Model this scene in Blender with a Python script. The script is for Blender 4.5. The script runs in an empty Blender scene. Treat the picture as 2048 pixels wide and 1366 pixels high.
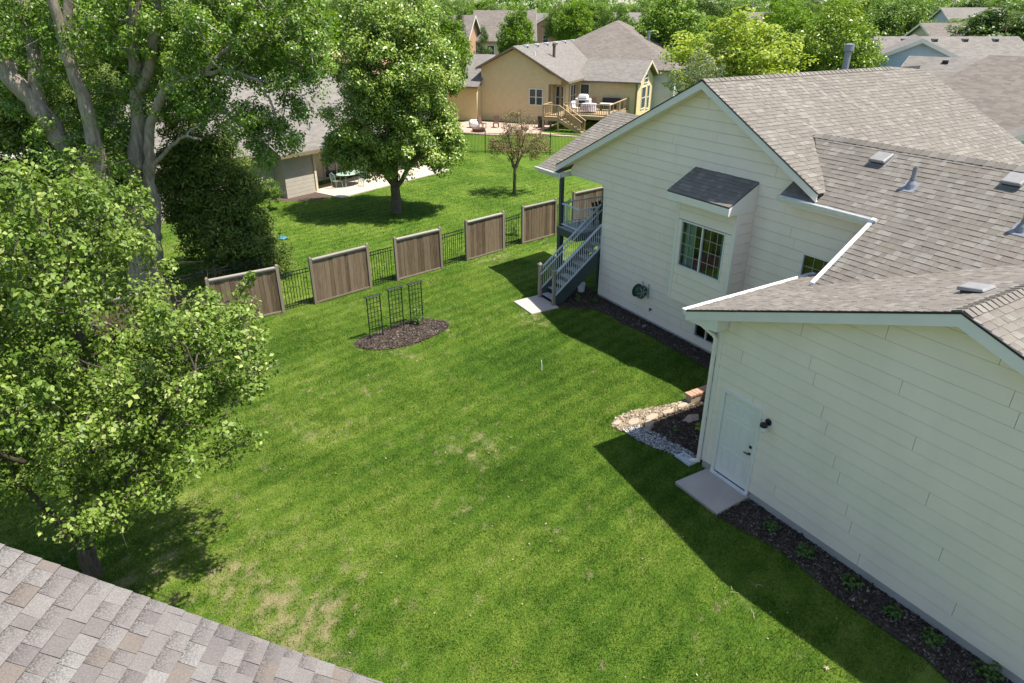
import bpy, bmesh, math, random
import numpy as np
from mathutils import Matrix, Vector
R = math.radians
scene = bpy.context.scene
C = scene.collection

# ------------------------------------------------------------------ camera
YAW, PITCH = R(31.4), R(25.94)
cam_d = bpy.data.cameras.new('camera'); cam = bpy.data.objects.new('camera', cam_d); C.objects.link(cam)
cam_d.sensor_width = 36.0; cam_d.lens = 24.0; cam_d.clip_start = 0.1; cam_d.clip_end = 6000
cam.location = (0, 0, 9.6); cam.rotation_euler = (math.pi / 2 - PITCH, 0, -YAW)
scene.camera = cam
# ------------------------------------------------------------------ sky, sun, exposure
SUN = Vector((0.33, -0.31, 1.0)).normalized()
w = bpy.data.worlds.new('World'); scene.world = w; w.use_nodes = True
nt = w.node_tree; nt.nodes.clear()
sky = nt.nodes.new('ShaderNodeTexSky'); sky.sky_type = 'NISHITA'; sky.sun_disc = False
sky.sun_elevation = math.asin(SUN.z); sky.sun_rotation = math.atan2(SUN.x, SUN.y); sky.dust_density = 1.2; sky.altitude = 400
bg = nt.nodes.new('ShaderNodeBackground'); bg.inputs[1].default_value = 0.115
wo = nt.nodes.new('ShaderNodeOutputWorld'); nt.links.new(sky.outputs[0], bg.inputs[0]); nt.links.new(bg.outputs[0], wo.inputs[0])
sl = bpy.data.lights.new('sun', 'SUN'); sl.energy = 4.4; sl.angle = R(0.55); sl.color = (1.0, 0.955, 0.88)
so = bpy.data.objects.new('sun', sl); C.objects.link(so); so.rotation_euler = SUN.to_track_quat('Z', 'Y').to_euler(); so.location = (0, 0, 60)
vs = scene.view_settings; vs.view_transform = 'Standard'; vs.look = 'None'; vs.exposure = 1.0; vs.gamma = 1.0; vs.use_curve_mapping = False
scene.cycles.max_bounces = 6; scene.cycles.diffuse_bounces = 3; scene.cycles.transparent_max_bounces = 8
scene.cycles.transmission_bounces = 3; scene.cycles.glossy_bounces = 3; scene.cycles.caustics_reflective = False; scene.cycles.caustics_refractive = False

# ------------------------------------------------------------------ helpers
rnd = random.Random(7); NR = np.random.default_rng(11)
WM = {}
class MB:
    def __init__(s): s.v = []; s.f = []; s.a = None
    def poly(s, pts):
        n = len(s.v); s.v += [tuple(p) for p in pts]; s.f.append(tuple(range(n, n + len(pts))))
    def box(s, x0, x1, y0, y1, z0, z1):
        n = len(s.v)
        s.v += [(x0,y0,z0),(x1,y0,z0),(x1,y1,z0),(x0,y1,z0),(x0,y0,z1),(x1,y0,z1),(x1,y1,z1),(x0,y1,z1)]
        s.f += [tuple(n+i for i in q) for q in ((3,2,1,0),(4,5,6,7),(0,1,5,4),(1,2,6,5),(2,3,7,6),(3,0,4,7))]
        return s
    def prism(s, bot, top):
        n = len(s.v); k = len(bot); s.v += [tuple(p) for p in bot] + [tuple(p) for p in top]
        s.f.append(tuple(n + i for i in reversed(range(k)))); s.f.append(tuple(n + k + i for i in range(k)))
        for i in range(k):
            j = (i + 1) % k; s.f.append((n + i, n + j, n + k + j, n + k + i))
        return s
    def beam(s, p0, p1, wd, ht, up=(0, 0, 1)):
        p0, p1 = Vector(p0), Vector(p1); d = (p1 - p0).normalized(); u = Vector(up)
        a = d.cross(u)
        if a.length < 1e-4: a = d.cross(Vector((1, 0, 0)))
        a.normalize(); b = a.cross(d).normalized(); a *= wd / 2; b *= ht / 2
        return s.prism([p0-a-b, p0+a-b, p0+a+b, p0-a+b], [p1-a-b, p1+a-b, p1+a+b, p1-a+b])
    def tube(s, pts, rad, n=8, caps=True):
        pts = [Vector(p) for p in pts]; k = len(pts)
        if not hasattr(rad, '__len__'): rad = [rad] * k
        base = len(s.v); prev = None
        for i, p in enumerate(pts):
            d = (pts[min(i+1, k-1)] - pts[max(i-1, 0)]).normalized()
            if prev is None:
                a = d.cross(Vector((0, 1, 0)) if abs(d.y) < .9 else Vector((1, 0, 0))).normalized()
            else:
                a = (prev - d * prev.dot(d)).normalized()
            prev = a; b = d.cross(a)
            for j in range(n):
                t = 2 * math.pi * j / n; s.v.append(tuple(p + (a * math.cos(t) + b * math.sin(t)) * rad[i]))
        for i in range(k - 1):
            for j in range(n):
                q = (j + 1) % n; s.f.append((base+i*n+j, base+i*n+q, base+(i+1)*n+q, base+(i+1)*n+j))
        if caps:
            s.f.append(tuple(base + j for j in reversed(range(n)))); s.f.append(tuple(base+(k-1)*n+j for j in range(n)))
        return s
    def lathe(s, prof, c=(0, 0, 0), n=16, axis=None):
        M = Matrix.Identity(3)
        if axis: M = Vector(axis).to_track_quat('Z', 'Y').to_matrix()
        base = len(s.v); c = Vector(c)
        for r, z in prof:
            for j in range(n):
                t = 2*math.pi*j/n; s.v.append(tuple(c + M @ Vector((r*math.cos(t), r*math.sin(t), z))))
        for i in range(len(prof) - 1):
            for j in range(n):
                q = (j+1) % n; s.f.append((base+i*n+j, base+i*n+q, base+(i+1)*n+q, base+(i+1)*n+j))
        s.f.append(tuple(base+j for j in reversed(range(n)))); s.f.append(tuple(base+(len(prof)-1)*n+j for j in range(n)))
        return s
    def data(s, name='mesh'):
        m = bpy.data.meshes.new(name); m.from_pydata(s.v, [], s.f); m.update()
        if s.a: m.attributes.new('tpos', 'FLOAT', 'POINT').data.foreach_set('value', s.a)
        return m
def np_mesh(name, V, F, attrs=None):
    V = np.asarray(V, np.float32); F = np.asarray(F, np.int32); k = F.shape[1]
    m = bpy.data.meshes.new(name); m.vertices.add(len(V)); m.vertices.foreach_set('co', V.ravel())
    m.loops.add(F.size); m.loops.foreach_set('vertex_index', F.ravel())
    m.polygons.add(len(F)); m.polygons.foreach_set('loop_start', np.arange(0, F.size, k, dtype=np.int32))
    try: m.polygons.foreach_set('loop_total', np.full(len(F), k, np.int32))
    except Exception: pass
    m.update(calc_edges=True)
    for nm, a in (attrs or {}).items():
        at = m.attributes.new(nm, 'FLOAT', 'POINT'); at.data.foreach_set('value', np.asarray(a, np.float32))
    return m
def link(o, parent=None, wm=None):
    C.objects.link(o); WM[o.name] = wm or Matrix.Identity(4)
    if parent is not None:
        o.parent = parent; o.matrix_parent_inverse = WM[parent.name].inverted()
    return o
def tag(o, label=None, cat=None, group=None, kind=None):
    if label: o['label'] = label
    if cat: o['category'] = cat
    if group: o['group'] = group
    if kind: o['kind'] = kind
    return o
def thing(name, label, cat, loc=(0, 0, 0), rz=0, group=None):
    o = bpy.data.objects.new(name, None); o.empty_display_size = .2; o.location = loc; o.rotation_euler = (0, 0, rz)
    link(o, None, Matrix.Translation(Vector(loc)) @ Matrix.Rotation(rz, 4, 'Z')); return tag(o, label, cat, group)
def mk(name, mb, mat, parent=None, local=False, smooth=False, bevel=0, **kw):
    m = mb.data(name) if isinstance(mb, MB) else mb
    o = bpy.data.objects.new(name, m)
    if mat is not None and not m.materials: m.materials.append(mat)
    if smooth: m.polygons.foreach_set('use_smooth', [True] * len(m.polygons))
    if bevel:
        b = o.modifiers.new('bevel', 'BEVEL'); b.width = bevel; b.segments = 1; b.limit_method = 'ANGLE'
    if local and parent is not None:
        C.objects.link(o); o.parent = parent; WM[o.name] = WM[parent.name]
    else: link(o, parent)
    tag(o, **kw); return o
def struct(name, mb, mat, parent=None, **kw):
    return mk(name, mb, mat, parent, kind='structure', **kw)
def dup(root, loc, rz=0, label=None, group=None, scale=None):
    r = root.copy(); C.objects.link(r); r.location = loc; r.rotation_euler = (0, 0, rz)
    if scale: r.scale = scale
    if label: r['label'] = label
    if group: r['group'] = group
    WM[r.name] = Matrix.Translation(Vector(loc)) @ Matrix.Rotation(rz, 4, 'Z')
    for ch in list(root.children):
        c = ch.copy(); C.objects.link(c); c.parent = r
        for g in ch.children:
            d = g.copy(); C.objects.link(d); d.parent = c
    return r

# ------------------------------------------------------------------ materials
class NT:
    def __init__(s, name):
        s.m = bpy.data.materials.new(name); s.m.use_nodes = True; s.t = s.m.node_tree; s.t.nodes.clear()
        s.out = s.n('ShaderNodeOutputMaterial')
    def n(s, typ, **kw):
        x = s.t.nodes.new(typ)
        for k, v in kw.items(): setattr(x, k, v)
        return x
    def l(s, a, b): s.t.links.new(a, b)
    def set(s, sock, v):
        if hasattr(v, 'is_output') or isinstance(v, bpy.types.NodeSocket): s.l(v, sock)
        else: sock.default_value = v
    def coords(s, kind='Object', scale=(1, 1, 1)):
        t = s.n('ShaderNodeTexCoord'); mp = s.n('ShaderNodeMapping'); mp.inputs['Scale'].default_value = scale
        s.l(t.outputs[kind], mp.inputs[0]); return mp.outputs[0]
    def pos(s, scale=(1, 1, 1)):
        t = s.n('ShaderNodeNewGeometry'); mp = s.n('ShaderNodeMapping'); mp.inputs['Scale'].default_value = scale
        s.l(t.outputs['Position'], mp.inputs[0]); return mp.outputs[0]
    def noise(s, vec, scale, detail=3, rough=.55):
        x = s.n('ShaderNodeTexNoise'); x.inputs['Scale'].default_value = scale; x.inputs['Detail'].default_value = detail
        x.inputs['Roughness'].default_value = rough
        if vec is not None: s.l(vec, x.inputs['Vector'])
        return x.outputs['Fac']
    def ramp(s, fac, stops, interp='LINEAR'):
        x = s.n('ShaderNodeValToRGB'); x.color_ramp.interpolation = interp; e = x.color_ramp.elements
        while len(e) < len(stops): e.new(.5)
        for i, (p, c) in enumerate(stops): e[i].position = p; e[i].color = (*c, 1) if len(c) == 3 else c
        s.l(fac, x.inputs[0]); return x.outputs[0]
    def math(s, op, a, b=None, c=None, clamp=False):
        x = s.n('ShaderNodeMath', operation=op); x.use_clamp = clamp
        for i, v in enumerate((a, b, c)):
            if v is not None: s.set(x.inputs[i], v)
        return x.outputs[0]
    def mix(s, fac, a, b, mode='MIX'):
        x = s.n('ShaderNodeMix', data_type='RGBA', blend_type=mode)
        s.set(x.inputs[0], fac)
        for i, v in ((6, a), (7, b)):
            if isinstance(v, tuple): v = (*v, 1) if len(v) == 3 else v
            s.set(x.inputs[i], v)
        return x.outputs[2]
    def bump(s, h, strength=.3, dist=.01):
        x = s.n('ShaderNodeBump'); x.inputs['Strength'].default_value = strength; x.inputs['Distance'].default_value = dist
        s.l(h, x.inputs['Height']); return x.outputs[0]
    def pbr(s, col, rough=.6, metal=0, normal=None, spec=.4, **kw):
        x = s.n('ShaderNodeBsdfPrincipled')
        if isinstance(col, tuple): col = (*col, 1) if len(col) == 3 else col
        s.set(x.inputs['Base Color'], col); s.set(x.inputs['Roughness'], rough); x.inputs['Metallic'].default_value = metal
        x.inputs['Specular IOR Level'].default_value = spec
        if normal is not None: s.l(normal, x.inputs['Normal'])
        return x.outputs[0]
    def done(s, sh): s.l(sh, s.out.inputs[0]); return s.m
    def rand(s):  # one value for each piece, whether it is an object or an island of a mesh
        g = s.n('ShaderNodeNewGeometry'); o = s.n('ShaderNodeObjectInfo')
        return s.math('FRACT', s.math('ADD', g.outputs['Random Per Island'], s.math('MULTIPLY', o.outputs['Random'], 7.31)))

def paint(name, col, rough=.55, var=.06, scale=3.0, dirt=.0, bump=.15):
    t = NT(name); p = t.pos(); n1 = t.noise(p, scale, 4); n2 = t.noise(t.pos((1, 1, 6)), 40, 2)
    a = tuple(c * (1 - var) for c in col); b = tuple(min(1, c * (1 + var)) for c in col)
    c = t.ramp(n1, [(.3, a), (.7, b)])
    if dirt:
        c = t.mix(t.math('MULTIPLY', t.ramp(t.noise(t.pos((1, 1, .25)), 2.2, 5), [(.5, (0, 0, 0)), (.75, (1, 1, 1))]), dirt), c, tuple(x * .62 for x in col))
    return t.done(t.pbr(c, rough, normal=t.bump(n2, bump, .002)))
def wood(name, cols, rough=.8, axis='z', scale=1.0):
    t = NT(name); sc = {'z': (14, 14, 1.2), 'x': (1.2, 14, 14), 'y': (14, 1.2, 14)}[axis]
    p = t.pos(tuple(c * scale for c in sc)); g = t.noise(p, 2.2, 5, .65); r = t.rand()
    c = t.ramp(t.math('ADD', t.math('MULTIPLY', g, .72), t.math('MULTIPLY', r, .34)), [(.25, cols[0]), (.5, cols[1]), (.75, cols[2])])
    sp = t.ramp(t.noise(t.pos(), 9, 3), [(.66, (0, 0, 0)), (.74, (1, 1, 1))])
    c = t.mix(t.math('MULTIPLY', sp, .35), c, cols[3])
    return t.done(t.pbr(c, rough, normal=t.bump(g, .5, .006), spec=.25))
def concrete(name, col, var=.12):
    t = NT(name); p = t.pos(); n = t.noise(p, 1.6, 6, .65); f = t.noise(p, 60, 3)
    c = t.ramp(t.math('ADD', t.math('MULTIPLY', n, .7), t.math('MULTIPLY', f, .3)), [(.3, tuple(x*(1-var) for x in col)), (.7, tuple(min(1, x*(1+var)) for x in col))])
    return t.done(t.pbr(c, .85, normal=t.bump(f, .3, .004), spec=.25))
def plain(name, col, rough=.5, metal=0, spec=.4, var=.08):
    t = NT(name); n = t.noise(t.pos(), 6, 3)
    c = t.ramp(n, [(.3, tuple(x*(1-var) for x in col)), (.7, tuple(min(1, x*(1+var)) for x in col))])
    return t.done(t.pbr(c, rough, metal, spec=spec))
def shingle(name, stops, fine=260, rough=.9, dark=.55, bandk=.5, speck=55):
    t = NT(name); r = t.rand(); p = t.pos()
    g = t.noise(p, fine, 2, .7); big = t.noise(p, .55, 3); mid = t.noise(p, 7, 2)
    c = t.ramp(r, stops, 'CONSTANT')
    c = t.mix(t.math('MULTIPLY', t.ramp(g, [(.35, (1, 1, 1)), (.62, (0, 0, 0))]), .42), c, tuple(x*dark for x in stops[0][1]))
    tp = t.n('ShaderNodeAttribute', attribute_name='tpos').outputs['Fac']; r2 = t.math('FRACT', t.math('MULTIPLY', r, 13.7))
    spk = t.ramp(t.noise(p, speck, 1, .5), [(.40, (0, 0, 0)), (.60, (1, 1, 1))])
    band = t.math('MULTIPLY', t.math('MULTIPLY', t.math('POWER', tp, 1.5), t.math('GREATER_THAN', r2, .4)), t.math('ADD', .15, t.math('MULTIPLY', spk, .85)))
    c = t.mix(t.math('MULTIPLY', spk, .22), c, tuple(x*.55 for x in stops[0][1]))
    c = t.mix(t.math('MULTIPLY', band, bandk), c, tuple(x*.30 for x in stops[0][1]))
    c = t.mix(.5, c, t.ramp(t.math('ADD', t.math('MULTIPLY', big, .6), t.math('MULTIPLY', mid, .4)), [(.3, (.80, .80, .80)), (.7, (1.12, 1.1, 1.08))]), 'MULTIPLY')
    return t.done(t.pbr(c, rough, normal=t.bump(g, .5, .004), spec=.2))
def far_shingle(name, a, b):
    t = NT(name); p = t.pos()
    z = t.n('ShaderNodeSeparateXYZ'); t.l(p, z.inputs[0])
    row = t.math('FLOOR', t.math('MULTIPLY', z.outputs[2], 14.5))
    cv = t.n('ShaderNodeCombineXYZ')
    for k in (0, 1): t.l(t.math('FLOOR', t.math('MULTIPLY', z.outputs[k], 3.1)), cv.inputs[k])
    t.l(row, cv.inputs[2])
    wn = t.n('ShaderNodeTexWhiteNoise', noise_dimensions='3D'); t.l(cv.outputs[0], wn.inputs[0])
    big = t.noise(p, .5, 4)
    c = t.ramp(t.math('ADD', t.math('MULTIPLY', wn.outputs[0], .5), t.math('MULTIPLY', big, .5)), [(.15, a), (.85, b)])
    fr = t.math('FRACT', t.math('MULTIPLY', z.outputs[2], 14.5))
    return t.done(t.pbr(c, .9, normal=t.bump(fr, .35, .008), spec=.2))
def far_siding(name, col, exp=.2):
    t = NT(name); p = t.pos(); z = t.n('ShaderNodeSeparateXYZ'); t.l(p, z.inputs[0])
    fr = t.math('FRACT', t.math('DIVIDE', z.outputs[2], exp)); n = t.noise(p, 2.5, 3)
    c = t.ramp(n, [(.3, tuple(x*.95 for x in col)), (.7, tuple(min(1, x*1.04) for x in col))])
    inv = t.math('SUBTRACT', 1.0, fr)
    return t.done(t.pbr(c, .6, normal=t.bump(inv, 1.0, .02), spec=.3))
def glass(name, tint=(.75, .82, .8)):
    t = NT(name); f = t.n('ShaderNodeFresnel'); f.inputs[0].default_value = 1.5
    tr = t.n('ShaderNodeBsdfTransparent'); tr.inputs[0].default_value = (*tint, 1)
    gl = t.n('ShaderNodeBsdfGlossy'); gl.inputs['Roughness'].default_value = .02; gl.inputs[0].default_value = (.95, .97, 1, 1)
    mx = t.n('ShaderNodeMixShader'); t.l(t.math('ADD', t.math('MULTIPLY', f.outputs[0], 1.7), .02, clamp=True), mx.inputs[0]); t.l(tr.outputs[0], mx.inputs[1]); t.l(gl.outputs[0], mx.inputs[2])
    return t.done(mx.outputs[0])
def leafmat(name, stops, trans=.35, rough=.45, spec=.35):
    t = NT(name); a = t.n('ShaderNodeAttribute', attribute_name='rnd'); o = t.n('ShaderNodeObjectInfo')
    v = t.math('ADD', t.math('MULTIPLY', a.outputs['Fac'], .82), t.math('MULTIPLY', o.outputs['Random'], .18))
    c = t.ramp(v, stops); b = t.pbr(c, rough, spec=spec)
    tl = t.n('ShaderNodeBsdfTranslucent'); hv = t.n('ShaderNodeHueSaturation'); hv.inputs['Saturation'].default_value = 1.12; hv.inputs['Value'].default_value = 1.25
    t.l(c, hv.inputs['Color']); t.l(hv.outputs[0], tl.inputs[0])
    mx = t.n('ShaderNodeMixShader'); mx.inputs[0].default_value = trans; t.l(b, mx.inputs[1]); t.l(tl.outputs[0], mx.inputs[2])
    return t.done(mx.outputs[0])
def bark(name, a, b, sc=1.0):
    t = NT(name); p = t.coords('Object', (5*sc, 5*sc, 1.1*sc)); g = t.noise(p, 2.5, 6, .7); big = t.noise(t.coords('Object'), .8, 2)
    c = t.ramp(t.math('ADD', t.math('MULTIPLY', g, .75), t.math('MULTIPLY', big, .25)), [(.32, a), (.62, b)])
    return t.done(t.pbr(c, .9, normal=t.bump(g, .9, .05), spec=.15))
M = {}
M['siding'] = paint('white_siding', (.88, .755, .615), .5, .035, 1.2, .09)
M['trim'] = paint('trim_paint', (.82, .755, .64), .5, .03, 2, .04)
M['fascia'] = paint('fascia_paint', (.74, .69, .60), .5, .03, 2, .05)
M['gutter'] = plain('gutter_white', (.72, .72, .70), .35)
M['lap_shade'] = plain('lap_shade_backing', (.40, .38, .33), .9)  # backing darkened so the course gaps draw shade lines under the laps
M['door'] = paint('door_paint', (.80, .76, .68), .4, .02, 2)
M['vinyl'] = plain('window_vinyl', (.74, .71, .63), .4)
M['concrete'] = concrete('foundation_concrete', (.42, .39, .35))
M['pad'] = concrete('pad_concrete', (.44, .37, .32), .14)
M['patio'] = concrete('patio_concrete', (.47, .40, .33), .08)
M['street'] = concrete('street_concrete', (.46, .43, .39), .06)
SH = [(0, (.222, .196, .162)), (.22, (.196, .175, .151)), (.42, (.243, .222, .190)), (.58, (.207, .183, .157)), (.76, (.275, .253, .218)), (.9, (.222, .192, .16))]
M['shingle'] = shingle('house_shingle', SH)
M['shingle_front'] = shingle('front_shingle', [(0, (.20, .177, .163)), (.24, (.172, .153, .142)), (.45, (.222, .203, .187)), (.66, (.185, .153, .127)), (.76, (.255, .241, .22)), (.85, (.208, .187, .173))], fine=95, dark=.30, bandk=.95, speck=75)
M['felt'] = plain('roof_deck', (.10, .09, .085), .9)
M['flue'] = plain('galvanised_flue', (.24, .25, .28), .45, .3)
M['pvc'] = plain('vent_pipe', (.22, .22, .23), .5)
M['ventgrey'] = plain('vent_grey', (.24, .23, .215), .5)
M['lead'] = plain('vent_boot', (.20, .21, .23), .5)
M['black'] = plain('black_paint', (.02, .02, .022), .45)
M['blackiron'] = plain('black_iron', (.012, .014, .013), .5)
M['glass'] = glass('window_glass')
M['muntin'] = plain('cream_muntin', (.50, .46, .37), .5)
M['curtain'] = plain('teal_curtain', (.50, .74, .68), .9)
M['green_paint'] = paint('deck_dark_green', (.055, .075, .07), .55, .1, 3)
M['deckboard'] = wood('deck_board', [(.25, .27, .28), (.32, .33, .34), (.38, .39, .39), (.22, .22, .22)], axis='x')
M['rail'] = plain('rail_grey', (.55, .56, .56), .45)
M['newel'] = wood('newel_wood', [(.20, .17, .13), (.26, .23, .18), (.31, .27, .22), (.15, .12, .1)])
M['cedar'] = wood('fence_cedar', [(.055, .036, .021), (.135, .094, .058), (.205, .152, .10), (.32, .265, .20)])
M['cedarframe'] = wood('fence_frame_cedar', [(.16, .125, .09), (.21, .168, .125), (.27, .222, .17), (.13, .1, .075)])
M['cedarcap'] = wood('fence_cap_cedar', [(.22, .19, .158), (.28, .245, .205), (.35, .31, .265), (.18, .15, .12)], axis='x')
M['brick'] = concrete('edging_brick', (.46, .27, .18), .22)
M['sandstone'] = concrete('sandstone', (.36, .29, .21), .2)
M['flag'] = concrete('flagstone', (.40, .29, .24), .15)
M['rail_tan'] = wood('stained_deck', [(.33, .235, .13), (.40, .29, .165), (.46, .34, .20), (.28, .2, .11)])
M['bark_big'] = bark('cottonwood_bark', (.10, .08, .06), (.34, .285, .225), .8)
M['bark'] = bark('grey_bark', (.05, .04, .032), (.16, .13, .10), 1.6)
M['bark_red'] = bark('tree_bark', (.065, .05, .038), (.20, .155, .115), 2)
M['twig'] = plain('pale_twig', (.36, .32, .26), .8)
M['leaf_near'] = leafmat('near_tree_leaf', [(.0, (.045, .085, .010)), (.35, (.105, .175, .018)), (.65, (.20, .29, .042)), (.88, (.40, .45, .13)), (1, (.60, .61, .30))], .3, .5, .35)  # pale top stops paint highlights onto random leaves
M['leaf_cotton'] = leafmat('cottonwood_leaf', [(.0, (.07, .145, .015)), (.5, (.18, .29, .034)), (.85, (.31, .39, .07)), (1, (.48, .52, .2))], .32, .4, .45)
M['leaf_pear'] = leafmat('pear_leaf', [(.0, (.085, .165, .02)), (.5, (.23, .335, .045)), (.85, (.42, .48, .11)), (1, (.58, .60, .26))], .25, .36, .5)
M['leaf_juniper'] = leafmat('juniper_foliage', [(.0, (.045, .08, .013)), (.55, (.13, .185, .033)), (1, (.33, .34, .10))], .15, .7, .2)
M['leaf_red'] = leafmat('bronze_leaf', [(.0, (.16, .10, .05)), (.35, (.25, .14, .07)), (.6, (.18, .18, .06)), (1, (.34, .29, .12))], .3, .5)
M['leaf_bright'] = leafmat('bright_leaf', [(.0, (.085, .165, .015)), (.5, (.16, .265, .028)), (1, (.29, .37, .07))], .38)
M['leaf_yellow'] = leafmat('yellow_leaf', [(.0, (.17, .26, .022)), (.5, (.31, .40, .045)), (1, (.52, .54, .12))], .4)
M['leaf_mid'] = leafmat('mid_leaf', [(.0, (.07, .14, .02)), (.5, (.14, .225, .035)), (1, (.25, .31, .07))], .32)
M['leaf_dark'] = leafmat('dark_leaf', [(.0, (.045, .092, .016)), (.5, (.09, .15, .028)), (1, (.17, .22, .055))], .25)
M['leaf_white'] = leafmat('blossom_leaf', [(.0, (.10, .16, .04)), (.4, (.20, .25, .09)), (.75, (.42, .42, .28)), (1, (.62, .6, .5))], .3)
M['leaf_bed'] = leafmat('bed_plant_leaf', [(.0, (.045, .10, .015)), (.5, (.08, .16, .025)), (1, (.15, .22, .05))], .3)
# far houses
M['far_roof'] = far_shingle('far_brown_shingle', (.125, .105, .088), (.205, .178, .15))
M['far_roof_grey'] = far_shingle('far_grey_shingle', (.145, .13, .112), (.22, .20, .175))
M['cream'] = far_siding('cream_siding', (.67, .53, .285), .2)
M['cream_trim'] = paint('cream_trim', (.22, .17, .10), .6)
M['greysiding'] = far_siding('grey_siding', (.56, .55, .56), .2)
M['bluesiding'] = far_siding('pale_blue_siding', (.50, .60, .66), .2)
M['tansiding'] = far_siding('taupe_siding', (.40, .36, .29), .22)
M['tansiding2'] = far_siding('beige_siding', (.60, .50, .35), .22)
M['farbrick'] = far_siding('far_brick', (.46, .27, .17), .08)
M['pane'] = (lambda t: t.done(t.pbr((.045, .055, .065), .08, spec=.8)))(NT('dark_pane'))
M['white'] = plain('white_plastic', (.8, .8, .8), .4)
M['teal'] = plain('teal_plastic', (.06, .20, .26), .4)
M['navy'] = plain('navy_plastic', (.02, .06, .16), .4)
M['rust'] = plain('rust_fabric', (.13, .075, .05), .8)
M['orange'] = plain('orange_cover', (.55, .22, .05), .7)
M['greentable'] = plain('green_table', (.30, .40, .33), .4)
M['greycover'] = plain('grill_cover', (.62, .63, .62), .7)
M['redflower'] = plain('red_shrub', (.25, .03, .03), .8)
M['mulch'] = None
def mulchmat(name, a, b):
    t = NT(name); p = t.pos(); n = t.noise(p, 38, 4, .7); big = t.noise(p, 1.4, 3)
    v = t.n('ShaderNodeTexVoronoi'); v.inputs['Scale'].default_value = 45; t.l(p, v.inputs['Vector'])
    c = t.ramp(t.math('ADD', t.math('MULTIPLY', n, .6), t.math('ADD', t.math('MULTIPLY', v.outputs['Distance'], .25), t.math('MULTIPLY', big, .2))), [(.3, a), (.7, b)])
    return t.done(t.pbr(c, .95, normal=t.bump(n, 1, .03), spec=.1))
M['mulch'] = mulchmat('bark_mulch', (.032, .024, .018), (.115, .088, .068))
M['mulch2'] = mulchmat('brown_mulch', (.04, .028, .02), (.15, .11, .085))
M['chip'] = (lambda t: t.done(t.pbr(t.ramp(t.rand(), [(0, (.026, .02, .016)), (.55, (.072, .055, .044)), (.9, (.125, .097, .077)), (1, (.27, .22, .18))]), .95, spec=.1)))(NT('mulch_chip'))
M['pebble'] = (lambda t: t.done(t.pbr(t.ramp(t.rand(), [(0, (.14, .13, .125)), (.5, (.36, .35, .33)), (1, (.60, .58, .55))]), .7, spec=.3)))(NT('white_pebble'))
M['litter'] = (lambda t: t.done(t.pbr(t.ramp(t.rand(), [(0, (.20, .15, .095)), (.5, (.32, .25, .17)), (1, (.46, .38, .28))]), .9, spec=.15)))(NT('dry_leaf_litter'))
def grassmat(name, blade):
    t = NT(name); p = t.pos(); d = t.n('ShaderNodeAttribute', attribute_name='dry').outputs['Fac']; s = t.n('ShaderNodeAttribute', attribute_name='tone').outputs['Fac']
    n1 = t.noise(p, .35, 4, .6); n2 = t.noise(p, 3.2, 4, .65); n3 = t.noise(p, 30, 3, .7)
    v = t.math('ADD', t.math('ADD', t.math('MULTIPLY', n1, .5), t.math('MULTIPLY', n2, .4)), t.math('MULTIPLY', s, .35))
    n4 = t.noise(p, 13, 3, .6)
    if blade: v = t.math('ADD', v, t.math('MULTIPLY', t.math('SUBTRACT', n4, .5), 1.3))
    if blade: v = t.math('ADD', v, t.math('MULTIPLY', t.math('SUBTRACT', t.n('ShaderNodeAttribute', attribute_name='rnd').outputs['Fac'], .5), 1.0))
    else: v = t.math('ADD', v, t.math('MULTIPLY', t.math('SUBTRACT', n3, .5), 1.0))
    c = t.ramp(v, [(.02, (.026, .082, .007)), (.36, (.074, .162, .013)), (.62, (.150, .240, .026)), (.95, (.31, .345, .085))])
    c = t.mix(d, c, t.ramp(n3, [(.3, (.27, .215, .105)), (.7, (.43, .36, .21))]))
    if not blade: c = t.mix(.28, c, (.05, .045, .02), 'MIX')
    b = t.pbr(c, .6 if blade else .9, spec=.14 if blade else .05, normal=None if blade else t.bump(n3, 1, .04))
    if blade:
        tl = t.n('ShaderNodeBsdfTranslucent'); t.l(c, tl.inputs[0]); mx = t.n('ShaderNodeMixShader'); mx.inputs[0].default_value = .3
        t.l(b, mx.inputs[1]); t.l(tl.outputs[0], mx.inputs[2]); b = mx.outputs[0]
    return t.done(b)
M['grass'] = grassmat('lawn_ground', False); M['blade'] = grassmat('grass_blade', True)
# ------------------------------------------------------------------ ground
def in_poly(x, y, poly):
    r = np.zeros(x.shape, bool); n = len(poly)
    for i in range(n):
        x0, y0 = poly[i]; x1, y1 = poly[(i + 1) % n]
        if y0 == y1: continue
        c = ((y0 > y) != (y1 > y)) & (x < (x1 - x0) * (y - y0) / (y1 - y0) + x0); r ^= c
    return r
def vnoise(x, y, sc, seed):
    g = np.random.default_rng(seed).random((256, 256)); x = x * sc + 1000; y = y * sc + 1000
    xi = np.floor(x).astype(int); yi = np.floor(y).astype(int); fx = x - xi; fy = y - yi
    fx = fx*fx*(3-2*fx); fy = fy*fy*(3-2*fy); a = g[xi % 256, yi % 256]; b = g[(xi+1) % 256, yi % 256]; c = g[xi % 256, (yi+1) % 256]; d = g[(xi+1) % 256, (yi+1) % 256]
    return (a*(1-fx)+b*fx)*(1-fy)+(c*(1-fx)+d*fx)*fy
def fbm(x, y, sc, seed, o=4):
    r = 0; a = .5; t = 0
    for i in range(o): r = r + a * vnoise(x, y, sc * 2**i, seed + i); t += a; a *= .55
    return r / t
BED_GARAGE = [(10.75,7.42),(9.58,7.42),(9.74,6.8),(9.88,6.05),(9.80,5.2),(9.78,4.4),(9.86,3.1),(9.72,2.5),(9.78,1.2),(9.75,-.6),(10.75,-.6)]
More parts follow.
